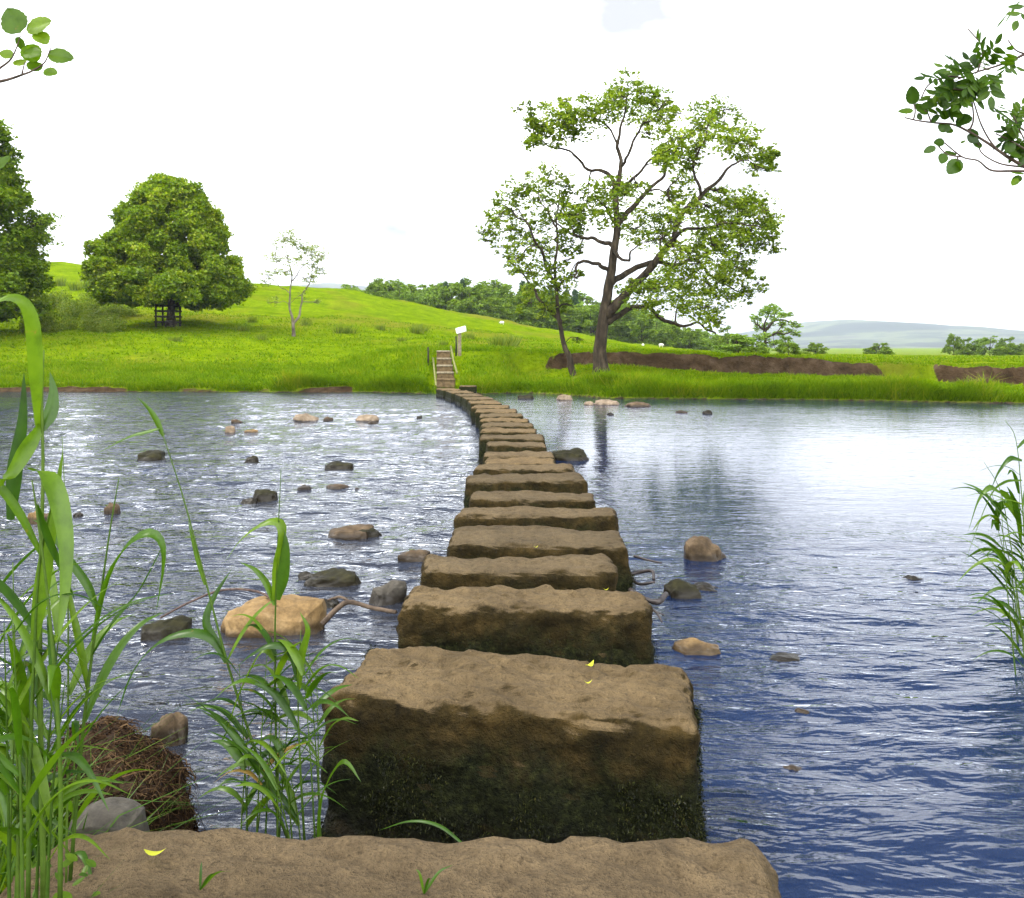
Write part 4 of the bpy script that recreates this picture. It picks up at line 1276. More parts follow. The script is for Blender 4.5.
p = at(459, 352, 35.2); p[2] = float(ground(p[0], p[1]))
bd = thing('information_board', 'slanted white information board on a wooden post above the steps', 'sign', p)
m_ = MB(); m_.box((.02, 0, .46), (.14, .12, 1.0), None, .01); m_.build('post', M['timber'], bd, False)
m_ = MB(); rot = Matrix.Rotation(R(12), 3, 'Z') @ Matrix.Rotation(R(38), 3, 'X') @ Matrix.Rotation(R(-20), 3, 'Y')
m_.box((.08, -.02, 1.05), (.40, .34, .04), rot, .008); m_.build('panel', M['panel'], bd, False)
for px, y0, y1, Y, lab in ((428, 347, 370, 33.6, 'thin dark post in the grass left of the timber steps'), (456, 336, 352, 34.9, 'slim dark post beside the information board')):
    a = at(px, y0, Y); X = a[0]; g0 = float(ground(X, Y))
    m_ = MB(); hh = max(a[2] - g0, .5); m_.tube(np.array([[0, 0, -.1], [0.01, 0, hh * .5], [0, 0, hh]]), [.035, .033, .03], 7)
    tag(m_.build('marker_post', M['darkwood'], None, True, (X, Y, g0)), lab, 'post')


def sheep(px, py, lab, face):
    d = depth_of(px, py) or 100
    X = (px - CX) / FPX * d; gzz = float(ground(X, d))
    t = thing('sheep', lab, 'sheep', (X, d, gzz), 'sheep grazing on the meadow'); t.rotation_euler.z = face; t.scale = (.45, .45, .45)
    bm_ = MB()
    prof = [(-.52, .10), (-.45, .24), (-.2, .30), (.15, .31), (.42, .25), (.55, .14)]
    bm_.tube(np.array([[x, 0, .62] for x, r in prof]), [r for x, r in prof], 10)
    for lx in (-.34, .34):
        for ly in (-.13, .13): bm_.tube(np.array([[lx, ly, .5], [lx + .02, ly, .25], [lx, ly, 0]]), [.075, .05, .045], 6)
    bm_.tube(np.array([[.48, 0, .66], [.62, 0, .55], [.70, 0, .42]]), [.14, .12, .10], 8)
    bm_.build('body', M['wool'], t)
    hd = MB(); hd.tube(np.array([[.66, 0, .46], [.74, 0, .34], [.82, 0, .2]]), [.10, .10, .05], 8)
    for ly in (-1, 1): hd.tube(np.array([[.68, ly * .07, .42], [.67, ly * .2, .40]]), [.04, .02], 5)
    hd.build('head', M['sheepface'], t)


sheep(661, 347.5, 'white sheep grazing right of the large alder trunk', .2)
sheep(502, 316, 'white sheep high on the slope left of the alders', 2.8)
sheep(643, 338, 'pale sheep below the wood right of the large alder', 1.2)


# ------------------------------------------------------------------ reeds
def blade(parent, pts, wmax, mat=None, side=None, tone=None, n=16, base_w=.5):
    q = spline(pts, n)
    u = np.linspace(0, 1, n)
    w = wmax * np.minimum(1, base_w + 2.2 * u) * np.clip((1 - u) / .62, 0, 1) ** .75
    w[-1] = wmax * .02
    m_ = MB(); m_.ribbon(q - np.array(parent.location), w, side, .28, tone)
    return m_.build('leaf', mat or M['reedleaf'], parent)


def auto_leaf(t, b, rs, L, wmax, az=None, droop=1.0, mat=None):
    az = rs.uniform(0, 6.28) if az is None else az
    h = np.array([math.cos(az), math.sin(az) * .7, 0])
    el = rs.uniform(1.0, 2.3); droop = droop * rs.uniform(.5, 1.3)
    pts = [b]
    for s in np.linspace(.25, 1, 4):
        pts.append(b + h * L * s * .62 * (1 + .25 * s) + np.array([0, 0, 1]) * L * (el * .62 * s - droop * .75 * s * s))
    sd = np.cross(h, [0, 0, 1]) + rs.normal(0, .35, 3)
    return blade(t, pts, wmax, mat, sd)


def reed(stem, d, leaves, lab, group, rstem=.004, autos=(), seed=0, lw=.018, dd=0.0):
    """stem: pixel path root to tip at distance d; leaves: (pixel path, width, distance change at the tip)"""
    rs = np.random.default_rng(seed)
    P = [at(x, y, d + dd * k / max(len(stem) - 1, 1)) for k, (x, y) in enumerate(stem)]
    t = thing('reed_plant', lab, 'reed', P[0], group)
    q = spline(P, 18)
    m_ = MB(); m_.tube(q - P[0], np.linspace(rstem, rstem * .25, 18), 6); m_.build('stem', M['reedstem'], t)
    for path, wpx, dz in leaves:
        k = len(path) - 1
        pts = [at(x, y, d + dz * (i / k)) for i, (x, y) in enumerate(path)]
        blade(t, pts, wpx / FPX * d, None, np.array([1, .25 * rs.normal(), .15 * rs.normal()]) if abs(path[-1][0] - path[0][0]) < 30 else np.array([.35, .8, .5 + .3 * rs.random()]), rs.random())
    for u, L, az in autos:
        b = q[min(17, int(u * 17))]
        auto_leaf(t, b, rs, L, lw * rs.uniform(.9, 1.5), az)
    return t


GL = 'reeds in the clump at the left edge'
reed([(44, 900), (41, 760), (40, 600), (43, 480), (42, 400), (44, 350)], 1.75,
     [([(40, 425), (38, 375), (35, 328), (26, 304), (10, 297), (-10, 304)], 19, -.1), ([(41, 430), (50, 412), (53, 392), (50, 372)], 14, .05),
      ([(41, 425), (25, 450), (10, 475), (-8, 490)], 16, -.1), ([(10, 520), (14, 470), (22, 420), (24, 372)], 15, 0)],
     'tallest reed at the left edge, its broad top leaf folded over', GL, .0065, [(.4, .3, 3.0), (.3, .34, .5), (.25, .3, 2.0), (.5, .3, 4.0)], 1)
reed([(28, 900), (30, 780), (34, 660), (40, 560), (55, 490)], 1.7, [([(34, 640), (42, 580), (52, 520), (63, 450)], 16, 0)],
     'reed with one upright pointed blade in the left clump', GL, .005, [(.3, .3, 2.5), (.45, .32, .2)], 2)
reed([(60, 900), (60, 760), (50, 620), (38, 520), (32, 480)], 1.65, [([(30, 470), (46, 475), (58, 500), (66, 545), (64, 600), (58, 640)], 19, -.1), ([(36, 505), (48, 540), (62, 570), (75, 600)], 9, .1)],
     'reed whose wide leaf arches over and hangs down in the left clump', GL, .005, [(.3, .32, 2.0), (.4, .3, 5.0)], 3)
reed([(70, 880), (82, 740), (92, 655), (100, 600), (110, 530), (119, 478)], 1.9,
     [([(94, 640), (105, 590), (122, 553), (145, 534), (160, 540), (163, 565), (156, 612)], 13, 0), ([(93, 655), (112, 625), (140, 590), (166, 540)], 11, .1),
      ([(98, 610), (88, 585), (70, 560), (48, 527), (33, 520)], 9, 0), ([(88, 690), (78, 640), (70, 600), (66, 560)], 9, .05)],
     'reed with a long arching leaf and thin pointed tip right of the left clump', GL, .0045, [(.25, .28, 1.0), (.35, .25, 3.5)], 4)
reed([(66, 900), (68, 720), (68, 600), (66, 520), (62, 436)], 2.0, [], 'bare thin reed stem standing up through the left clump', GL, .003, [(.3, .25, 1.0)], 5)
rs = np.random.default_rng(99)
for q in range(15):
    x = rs.uniform(-45, 74); top = rs.uniform(560, 740) + max(0, x - 40) * 1.5
    d = rs.uniform(1.5, 2.15)
    lean = rs.uniform(-20, 22)
    reed([(x, 915), (x + lean * .3, (915 + top) / 2), (x + lean, top)], d, [], 'shorter reed packed among others in the left edge clump', GL, .004,
         [(rs.uniform(.25, 1), rs.uniform(.16, .34), rs.uniform(0, 6.28)) for _ in range(6)], 200 + q, .015)

GM = 'reeds growing between the slab and the second stone'
reed([(292, 850), (255, 750), (228, 665), (208, 590), (184, 500), (162, 432)], 2.72,
     [([(163, 436), (156, 420), (148, 408), (137, 397)], 6, 0), ([(227, 662), (212, 638), (188, 632), (158, 642), (132, 672), (117, 715)], 11, 0),
      ([(222, 648), (206, 625), (212, 600), (231, 570)], 9, .05), ([(160, 428), (145, 432), (128, 437), (94, 455)], 5, 0), ([(205, 585), (195, 550), (188, 520)], 4, 0)],
     'long reed stem leaning far left over the river', GM, .0055, [(.3, .22, 3.3), (.45, .2, .3)], 11, .02)
reed([(278, 850), (276, 740), (275, 640), (277, 560), (281, 470)], 2.7,
     [([(275, 600), (277, 565), (284, 535), (278, 521), (260, 524), (240, 540), (225, 562)], 13, 0), ([(277, 600), (283, 575), (285, 545), (279, 520)], 12, 0), ([(275, 605), (268, 585), (256, 570), (240, 562)], 8, 0),
      ([(276, 660), (262, 650), (240, 690), (222, 745)], 8, 0)],
     'upright reed with a bent-over leaf at the middle of the central tuft', GM, .0045, [(.3, .22, 3.0), (.4, .24, .2), (.5, .2, 2.8)], 12, .02)
reed([(305, 850), (300, 760), (298, 690), (301, 630)], 2.65,
     [([(299, 690), (302, 655), (308, 630), (300, 612)], 8, 0), ([(298, 680), (290, 650), (270, 645), (250, 655), (236, 668)], 9, 0), ([(318, 850), (322, 800), (334, 772), (346, 762), (361, 782)], 9, -.1)],
     'reed whose lowest leaf crosses in front of the dark second stone', GM, .004, [(.4, .22, .1), (.5, .2, 3.0)], 13, .02)
for q in range(13):
    x = rs.uniform(238, 322); top = rs.uniform(640, 760)
    d = rs.uniform(2.5, 2.95); lean = rs.uniform(-26, 14)
    reed([(x, 862), (x + lean * .4, (862 + top) / 2), (x + lean, top)], d, [], 'short leafy reed in the central tuft beside the second stone', GM, .0032,
         [(rs.uniform(.3, 1), rs.uniform(.14, .27), (3.14 if rs.random() < .6 else 0) + rs.normal(0, .6)) for _ in range(6)], 300 + q, .020)
m_t = reed([(255, 850), (262, 800), (268, 780)], 2.7, [], 'short withered yellow-brown reed low in the central tuft', GM, .003, [], 330)
for u_, az in ((.5, 3.0), (.9, .4)):
    auto_leaf(m_t, at(262, 800 - 30 * u_, 2.7), rs, .2, .014, az, 1, M['dryreed'])

GR2 = 'reeds leaning in at the right edge'
reed([(1030, 680), (1018, 600), (1010, 540), (1000, 490), (984, 462)], 4.9, [([(1000, 492), (990, 487), (978, 500), (968, 532)], 7, 0), ([(1000, 490), (1008, 498), (1013, 514)], 6, 0), ([(1004, 508), (992, 502), (1012, 522)], 4, 0)],
     'outermost reed leaning left from the right edge with narrow drooping leaves', GR2, .005, [(.4, .3, 3.2), (.6, .3, 2.9)], 21, .022)
reed([(1040, 690), (1028, 590), (1022, 500), (1016, 440), (1005, 420)], 5.0, [([(1022, 460), (1010, 458), (998, 472), (990, 492)], 7, 0), ([(1022, 480), (1004, 482), (988, 500), (962, 570)], 4, 0)],
     'tallest reed at the right edge with a thin bent tip', GR2, .005, [(.4, .34, 3.2), (.6, .3, 2.6), (.75, .3, .3), (.5, .3, 1.0)], 22, .022)
for q in range(16):
    x = rs.uniform(1004, 1080); top = rs.uniform(470, 620); d = rs.uniform(4.6, 5.5)
    reed([(x + 8, 660 + rs.uniform(-8, 30)), (x - 2, (660 + top) / 2), (x - rs.uniform(2, 26), top)], d, [], 'leafy reed crowding the bank at the right edge', GR2, .0045,
         [(rs.uniform(.12, 1), rs.uniform(.22, .42), 3.14 + rs.normal(0, .8)) for _ in range(7)], 400 + q, .024)


# weeds and grass on the near bank
def near(rs, n):
    X = np.concatenate([rs.uniform(-3.2, -.9, n // 2), rs.uniform(2.8, 6.5, n - n // 2)])
    Y = edge_near(X) - .05 - np.abs(rs.normal(0, .6, n)); return X, Y


rs2 = np.random.default_rng(55)
X, Y = near(rs2, 9000)
z = ground(X, Y)
kp = (X < 0) | (rs2.random(len(X)) < .12); X, Y, z = X[kp], Y[kp], z[kp]
n = len(X); H = rs2.uniform(.07, .30, n) * np.where(X > 0, 1.3, 1)
b = np.stack([X, Y, z - .01], -1); d = np.stack([rs2.normal(0, .4, n), rs2.normal(0, .4, n), np.ones(n)], -1) * H[:, None]
sd = np.stack([rs2.normal(0, 1, n), rs2.normal(0, 1, n), np.zeros(n)], -1); sd /= np.linalg.norm(sd, axis=1)[:, None]; sd *= .004
V = np.stack([b - sd, b + sd, b + d * .6 + sd * .8, b + d * .6 - sd * .8, b + d * 1.05 + np.stack([d[:, 0], d[:, 1], -np.abs(d[:, 0]) * .4], -1)], 1).reshape(-1, 3)
i = np.arange(n)[:, None] * 5
tag(link('bank_grass', np_mesh('bank_grass', V, [i + np.array([0, 1, 2, 3]), i + np.array([3, 2, 4])], False, {'tone': np.repeat(rs2.random(n), 5)}), M['reedleaf']),
    'short grass on the near river bank among the reeds', 'grass', kind='stuff')


# ------------------------------------------------------------------ broad leaves close to the camera
def broad_leaf(parent, b, tip, w, nrm, mat, tone=None, curl=.15, veins=True, name='leaf', shape='round'):
    b = np.asarray(b, float); tip = np.asarray(tip, float)
    ax = tip - b; L = np.linalg.norm(ax); ax /= L
    nrm = np.asarray(nrm, float); nrm = nrm - ax * nrm.dot(ax); nrm /= np.linalg.norm(nrm) + 1e-9
    sd = np.cross(nrm, ax)
    nu, nv = 13, 9
    V = []
    for i in range(nu):
        u = i / (nu - 1)
        if shape == 'round': wid = (math.sin(math.pi * min(u, 1) ** .80) ** .62) * (1 if u < .97 else .75)
        else: wid = math.sin(math.pi * u ** .85) ** .8
        if 0 < i < nu - 1 and shape == 'round': wid *= 1 + .035 * (1 if i % 2 else -1)
        for j in range(nv):
            v = j / (nv - 1) * 2 - 1
            h = -curl * L * u * u + .10 * w * abs(v) - .06 * w * v * v
            if veins: h += .018 * w * math.sin((u * 8 - abs(v) * 1.6) * 2 * math.pi) * min(1, abs(v) * 3)
            V.append(b + ax * L * u + sd * v * w / 2 * wid + nrm * h)
    Q = [(i * nv + j, i * nv + j + 1, (i + 1) * nv + j + 1, (i + 1) * nv + j) for i in range(nu - 1) for j in range(nv - 1)]
    m_ = MB(); m_.add(np.array(V) - np.array(parent.location), Q, tone=random.random() if tone is None else tone)
    return m_.build(name, mat, parent)


# near tree on the left: only one leafy branch tip reaches into the frame
LD = 2.0
c = np.array([-2.7, 1.7, .3])
t = thing('overhanging_tree', 'leafy alder branch reaching in at the top left corner', 'tree', c)
kz = 90 / 808.0
def zl(x, y, dz=0): return at(x * kz, y * kz, LD + dz)
trk = MB(); trk.tube(spline([c - c, np.array([.05, 0, 1.2]), np.array([-.05, .05, 2.4]), np.array([-.1, .1, 4.2])], 14), np.linspace(.12, .05, 14), 10, True, .05)
trk.build('trunk', M['bark'], t)
m_ = MB()
s1 = spline([c + np.array([0, .02, 1.75]), c + np.array([.7, .15, 1.85]), zl(-1900, 800), zl(-900, 790), zl(-400, 775), zl(-160, 755), zl(0, 730), zl(100, 705), zl(200, 670), zl(290, 635), zl(400, 560), zl(455, 430)], 64)
m_.tube(s1 - c, np.concatenate([np.linspace(.011, .0034, 36), np.linspace(.0033, .0012, 28)]), 7)
m_.build('branch', M['twig'], t)
m_ = MB()
s2 = spline([zl(-140, 740), zl(-60, 650), zl(0, 610), zl(90, 540), zl(140, 450), zl(185, 320)], 20)
m_.tube(s2 - c, np.linspace(.004, .0012, 20), 6); m_.tube(spline([zl(200, 660), zl(210, 610), zl(225, 560)], 6) - c, np.linspace(.002, .001, 6), 5)
m_.build('branch', M['twig'], t)
for bx, by, tx, ty, w, nx, tn in ((185, 300, 60, 70, 200, -.2, .15), (240, 270, 460, 180, 170, .1, .75), (330, 285, 420, 395, 120, .3, .8), (180, 330, 190, 450, 120, -.2, .05),
                                  (430, 490, 665, 520, 150, .05, .3), (395, 635, 515, 660, 90, .1, .55), (120, 500, -10, 470, 95, .0, .7), (215, 470, 370, 480, 120, .2, .5),
                                  (240, 400, 330, 560, 150, .1, .4), (250, 620, 380, 570, 120, .15, .45), (130, 590, 230, 530, 80, .1, .85), (190, 660, 125, 620, 36, 0, .1),
                                  (-40, 560, -160, 470, 150, .1, .4), (-80, 740, -190, 800, 150, .1, .5), (-60, 640, -120, 540, 140, .1, .4)):
    b_, e_ = zl(bx, by), zl(tx, ty, random.uniform(-.03, .03))
    broad_leaf(t, b_, e_, w * 1.22 * kz / FPX * LD, np.array([nx, -.85, .45]), M['nearalder'], tn, .06)
broad_leaf(t, at(-14, 175, 2.0), at(10, 155, 2.0), .03, np.array([.1, -.8, .5]), M['branchleaf'], .6, .06)
m_ = MB(); m_.tube(spline([c + np.array([0, 0, 1.3]), at(-300, 240, 1.9), at(-160, 215, 1.95), at(-60, 192, 1.98), at(-14, 175, 2.0)], 20) - c, np.linspace(.005, .0012, 20), 6); m_.build('branch', M['twig'], t)

# near tree on the right
RD = 3.3
c = np.array([3.9, 3.7, .35])
t = thing('overhanging_tree', 'rowan branches with paired leaflets and round leaves hanging in at top right', 'tree', c)
kq = 144 / 647.0
def zr_(x, y, dz=0): return at(880 + x * kq, y * kq, RD + dz)
trk = MB(); trk.tube(spline([c - c, np.array([.05, 0, 1.0]), np.array([-.05, .05, 2.2]), np.array([.1, .1, 4.4])], 14), np.linspace(.14, .05, 14), 10, True, .05)
trk.build('trunk', M['bark'], t)
stems = [([c + np.array([0, 0, 1.6]), zr_(1700, 1010), zr_(1250, 960), zr_(1000, 890), zr_(800, 815), zr_(660, 755), zr_(560, 695), zr_(480, 640), zr_(400, 592), zr_(330, 560), zr_(250, 552), zr_(170, 542), (zr_(110, 528))], .016, .0013),
         ([c + np.array([0, 0, 2.3]), zr_(1700, 60), zr_(1250, 110), zr_(900, 180), zr_(760, 215), zr_(660, 240), zr_(600, 268), zr_(520, 298), zr_(440, 322), zr_(350, 355)], .014, .0015),
         ([zr_(700, 770), zr_(600, 768), zr_(500, 765), zr_(440, 722), zr_(370, 705), zr_(290, 642)], .005, .0012),
         ([zr_(660, 755), zr_(560, 700), zr_(500, 640), zr_(455, 560), (zr_(425, 470)), zr_(405, 405)], .004, .0012),
         ([zr_(640, 750), zr_(540, 735), zr_(460, 690), zr_(440, 640)], .003, .001),
         ([zr_(660, 245), zr_(610, 225), zr_(575, 180)], .003, .001),
         ([zr_(760, 800), zr_(690, 700), zr_(640, 610), zr_(600, 520)], .005, .001),
         ([zr_(400, 592), zr_(420, 530), zr_(400, 420), zr_(330, 400)], .003, .001),
         ([zr_(370, 705), zr_(330, 700), zr_(295, 690), zr_(262, 655)], .002, .001), ([zr_(350, 702), zr_(345, 740), zr_(335, 765)], .002, .001),
         ([zr_(150, 540), zr_(158, 500), zr_(150, 450)], .002, .001), ([zr_(230, 550), zr_(215, 510), zr_(200, 495)], .002, .001),
         ([zr_(700, 700), zr_(600, 640), zr_(520, 600)], .004, .001), ([zr_(720, 640), zr_(640, 580), zr_(560, 520), zr_(520, 500)], .004, .001),
         ([zr_(440, 320), zr_(460, 250), zr_(455, 200), zr_(395, 130)], .002, .001), ([zr_(380, 350), zr_(300, 345), zr_(220, 380), zr_(185, 440)], .002, .001),
         ([c + np.array([0, 0, 2.9]), zr_(1600, -420), zr_(1150, -280), zr_(860, -160), zr_(740, -95), zr_(690, -60), zr_(640, -10)], .012, .002)]
for pts, r0, r1 in stems:
    nq = 5 * len(pts); q = spline(pts, nq); m_ = MB(); m_.tube(q - c, .0022 + r1 * .5 + (r0 * .75 - r1) * (1 - np.linspace(0, 1, nq)) ** 1.6, 6); m_.build('branch', M['twig'], t)


def pinnate(b, e, pairs, L, mat, flat=.5):
    """one compound leaf: a stalk with paired leaflets"""
    b, e = np.asarray(b), np.asarray(e)
    ax = e - b; ln = np.linalg.norm(ax); ax /= ln
    nrm = np.array([random.uniform(-.3, .3), -.8, flat]); nrm -= ax * nrm.dot(ax); nrm /= np.linalg.norm(nrm)
    sd = np.cross(nrm, ax)
    m_ = MB(); m_.tube(np.array([b, (b + e) / 2, e]) - c, [.0012, .001, .0006], 4)
    tone = random.random()
    for k in range(pairs + 1):
        p = b + ax * ln * (.28 + .72 * k / pairs)
        for s in ((-1, 1) if k < pairs else (0,)):
            d_ = ax * (.55 if s else 1) + sd * s * .85 + nrm * random.uniform(-.25, .15)
            d_ /= np.linalg.norm(d_)
            LL = L * random.uniform(.8, 1.1); q = p + d_ * LL * np.linspace(0, 1, 7)[:, None] - np.array([0, 0, .12 * LL]) * (np.linspace(0, 1, 7) ** 2)[:, None]
            u = np.linspace(0, 1, 7)
            m_.ribbon(q - c, LL * .46 * np.sin(np.pi * u ** .8) ** .8 + 1e-4, np.cross(d_, nrm), .3, min(1, max(0, tone * .6 + random.uniform(-.1, .3))))
    m_.build('leaf', mat, t)


for a in ((470, 300, 445, 175, 4, 52), (470, 305, 515, 200, 3, 48), (480, 310, 500, 430, 4, 55), (520, 300, 575, 225, 3, 50), (540, 290, 610, 300, 2, 46), (400, 330, 320, 262, 4, 50), (385, 345, 285, 300, 4, 50),
          (370, 365, 205, 345, 5, 45), (360, 390, 230, 430, 4, 48), (420, 330, 390, 420, 4, 48), (400, 400, 320, 460, 4, 48), (440, 322, 400, 270, 3, 50), (350, 355, 300, 400, 3, 45), (400, 360, 440, 440, 3, 46),
          (640, -10, 560, 75, 3, 60), (660, 0, 620, 90, 2, 60), (640, 600, 560, 590, 3, 45), (620, 560, 520, 500, 4, 42), (610, 540, 640, 470, 3, 40), (660, 640, 590, 650, 3, 50), (330, 400, 270, 420, 3, 42), (430, 340, 470, 400, 3, 46),
          (440, 330, 350, 320, 4, 46), (600, 268, 545, 330, 2, 46), (700, 700, 640, 700, 3, 50), (660, 770, 620, 800, 1, 50), (600, 520, 560, 480, 3, 44), (630, 560, 590, 560, 3, 44), (640, 620, 600, 690, 3, 46), (610, 600, 550, 640, 3, 46), (660, 560, 630, 500, 3, 46), (450, 320, 470, 250, 3, 46), (430, 330, 390, 400, 4, 46), (420, 340, 350, 430, 4, 48), (400, 350, 300, 380, 4, 48), (460, 320, 520, 370, 3, 46), (405, 405, 350, 470, 3, 44), (380, 350, 350, 290, 4, 46)):
    pinnate(zr_(a[0], a[1]), zr_(a[2], a[3], random.uniform(-.1, .1)), a[4], a[5] * 1.3 * kq / FPX * RD, M['branchleaf'])
for x0, y0, x1, y1, w in ((150, 470, 142, 385, 48), (150, 500, 80, 498, 34), (165, 500, 210, 480, 60), (210, 490, 215, 455, 50), (300, 555, 275, 595, 46), (310, 530, 270, 500, 50), (340, 550, 405, 530, 70), (400, 600, 440, 590, 44),
                          (410, 640, 460, 650, 50), (290, 640, 240, 640, 44), (250, 660, 195, 685, 30), (290, 690, 275, 735, 36), (290, 690, 345, 690, 30), (360, 720, 305, 780, 56), (345, 760, 360, 730, 40), (230, 545, 270, 520, 40), (380, 640, 365, 635, 20),
                          (570, 600, 620, 590, 70), (560, 650, 610, 670, 60), (300, 470, 265, 440, 56), (290, 520, 250, 490, 50), (345, 460, 330, 500, 40), (190, 520, 165, 530, 36), (640, 800, 590, 810, 36), (360, 500, 310, 520, 60), (250, 500, 220, 500, 40), (330, 540, 300, 500, 56), (380, 560, 380, 510, 60), (320, 600, 290, 570, 50), (430, 610, 400, 640, 46), (585, 620, 560, 660, 56), (600, 560, 640, 560, 60), (620, 690, 580, 690, 50), (270, 480, 300, 440, 50), (230, 480, 240, 440, 44)):
    broad_leaf(t, zr_(x0, y0), zr_(x1, y1, random.uniform(-.04, .04)), w * 1.25 * kq / FPX * RD, np.array([random.uniform(-.3, .3), -.8, .5]), M['branchleaf'], random.random() * .7, .05)


# ------------------------------------------------------------------ small leaves lying on the stones
def fallen(px, py, z, L, az, lab, mat='yellowleaf'):
    p = on_level(px, py, z)
    m_ = MB(); h = np.array([math.cos(az), math.sin(az), 0]); q = p + h * np.linspace(-L / 2, L / 2, 8)[:, None] + np.array([0, 0, 1]) * (.012 + .010 * np.linspace(-1, 1, 8) ** 2)[:, None]
    u = np.linspace(0, 1, 8)
    m_.ribbon(q - p, L * .36 * np.sin(np.pi * u ** .8) + 1e-4, np.cross(h, [0, 0, 1]), .2, .5)
    tag(m_.build('fallen_leaf', M[mat], None, True, p), lab, 'leaf', 'leaves lying on the stones')


fallen(590, 668, .515, .06, 1.0, 'yellow green leaf lying on top of the second stepping stone')
fallen(588, 686, .515, .03, .2, 'tiny leaf scrap in front of the yellow leaf on the second stone')
fallen(155, 858, .525, .05, .1, 'yellow leaf lying on the left end of the foreground slab')
fallen(536, 549, .46, .03, .4, 'pale fleck of leaf on the fourth stepping stone')
fallen(606, 592, .49, .03, .2, 'pale leaf speck near the back of the third stepping stone')
for px, py, lab in ((424, 894, 'thin grass sprout at the bottom edge of the foreground slab'), (200, 890, 'small green sprig on the left part of the foreground slab')):
    p = on_level(px, py, .5)
    tt = thing('grass_sprig', lab, 'grass sprig', p)
    for q in range(3):
        az = random.uniform(0, 6.28); e = p + np.array([math.cos(az) * .05 + .03, math.sin(az) * .03, .05])
        blade(tt, [p, (p + e) / 2 + np.array([0, 0, .015]), e], .006)
tt = thing('grass_sprig', 'long pale grass blade bowed across the foot of the second stone', 'grass sprig', at(380, 850, 2.45))
blade(tt, [at(470, 850, 2.4), at(440, 826, 2.42), at(410, 821, 2.45), at(380, 830, 2.5)], .010, None, np.array([.2, .8, .5]))
tw = thing('weed_plant', 'low leafy weed at the left end of the foreground slab', 'weed', at(60, 880, 1.9))
for q in range(26):
    b = at(random.uniform(30, 110), random.uniform(860, 905), random.uniform(1.8, 2.0)); az = random.uniform(0, 6.28)
    broad_leaf(tw, b, b + np.array([math.cos(az) * .03, math.sin(az) * .02, .012]), .014, np.array([random.uniform(-.5, .5), -.4, .8]), M['reedleaf'], random.uniform(.5, 1), .1, False, 'leaf', 'long')

# ------------------------------------------------------------------ air
ME = bpy.data.meshes.new('haze')
HB = MB(); HB.box((0, 1600, 98), (4400, 3400, 206)); hz = HB.build('haze', None, None, False)
tag(hz, 'pale damp air that fades the far fells', 'haze', kind='stuff')
nh = NT('haze_air'); pv = nh.new('ShaderNodeVolumePrincipled')
pv.inputs['Color'].default_value = (.80, .88, 1, 1); pv.inputs['Density'].default_value = .00013; pv.inputs['Anisotropy'].default_value = 0.0
nh.lk(pv.outputs[0], nh.out.inputs['Volume']); hz.data.materials.append(nh.m)

# ------------------------------------------------------------------ sky, sun, camera
SUN_EL, SUN_AZ = 56, -80          # azimuth from straight ahead, towards the left
W = bpy.data.worlds.new('World'); SC.world = W; W.use_nodes = True
nt = W.node_tree; nt.nodes.clear()
wo = nt.nodes.new('ShaderNodeOutputWorld'); bg = nt.nodes.new('ShaderNodeBackground'); bg.inputs['Strength'].default_value = .10
nt.links.new(bg.outputs[0], wo.inputs['Surface'])
sky = nt.nodes.new('ShaderNodeTexSky'); sky.sky_type = 'NISHITA'; sky.sun_disc = False
sky.sun_elevation = R(SUN_EL); sky.sun_rotation = R(SUN_AZ); sky.air_density = 1.0; sky.dust_density = .6; sky.ozone_density = 2.0
tc = nt.nodes.new('ShaderNodeTexCoord')
sp = nt.nodes.new('ShaderNodeSeparateXYZ'); nt.links.new(tc.outputs['Generated'], sp.inputs[0])
mp = nt.nodes.new('ShaderNodeMapping'); mp.inputs['Scale'].default_value = (1, 1, 2.2); nt.links.new(tc.outputs['Generated'], mp.inputs[0])
no = nt.nodes.new('ShaderNodeTexNoise'); no.inputs['Scale'].default_value = 2.3; no.inputs['Detail'].default_value = 7; no.inputs['Roughness'].default_value = .55
nt.links.new(mp.outputs[0], no.inputs['Vector'])
cov = nt.nodes.new('ShaderNodeMapRange'); cov.interpolation_type = 'SMOOTHSTEP'      # cloud cover thins upwards
for k_, v_ in zip(('From Min', 'From Max', 'To Min', 'To Max'), (.30, .50, .62, -.10)): cov.inputs[k_].default_value = v_
fwd = nt.nodes.new('ShaderNodeMapRange'); fwd.interpolation_type = 'SMOOTHSTEP'
for k_, v_ in zip(('From Min', 'From Max', 'To Min', 'To Max'), (.02, -.40, 0, .6)): fwd.inputs[k_].default_value = v_
nt.links.new(sp.outputs['Y'], fwd.inputs['Value'])
sb = nt.nodes.new('ShaderNodeMath'); sb.operation = 'SUBTRACT'; nt.links.new(sp.outputs['Z'], sb.inputs[0]); nt.links.new(fwd.outputs[0], sb.inputs[1])
nt.links.new(sb.outputs[0], cov.inputs['Value'])
ad = nt.nodes.new('ShaderNodeMath'); ad.operation = 'ADD'; nt.links.new(cov.outputs[0], ad.inputs[0]); nt.links.new(no.outputs['Fac'], ad.inputs[1])
cm = nt.nodes.new('ShaderNodeMapRange'); cm.interpolation_type = 'SMOOTHSTEP'
for k_, v_ in zip(('From Min', 'From Max', 'To Min', 'To Max'), (.46, .72, .12, 1.0)): cm.inputs[k_].default_value = v_
nt.links.new(ad.outputs[0], cm.inputs['Value'])
no2 = nt.nodes.new('ShaderNodeTexNoise'); no2.inputs['Scale'].default_value = 3.1; no2.inputs['Detail'].default_value = 5; nt.links.new(mp.outputs[0], no2.inputs['Vector'])
cr = nt.nodes.new('ShaderNodeValToRGB'); ce = cr.color_ramp.elements; ce.new(.5)
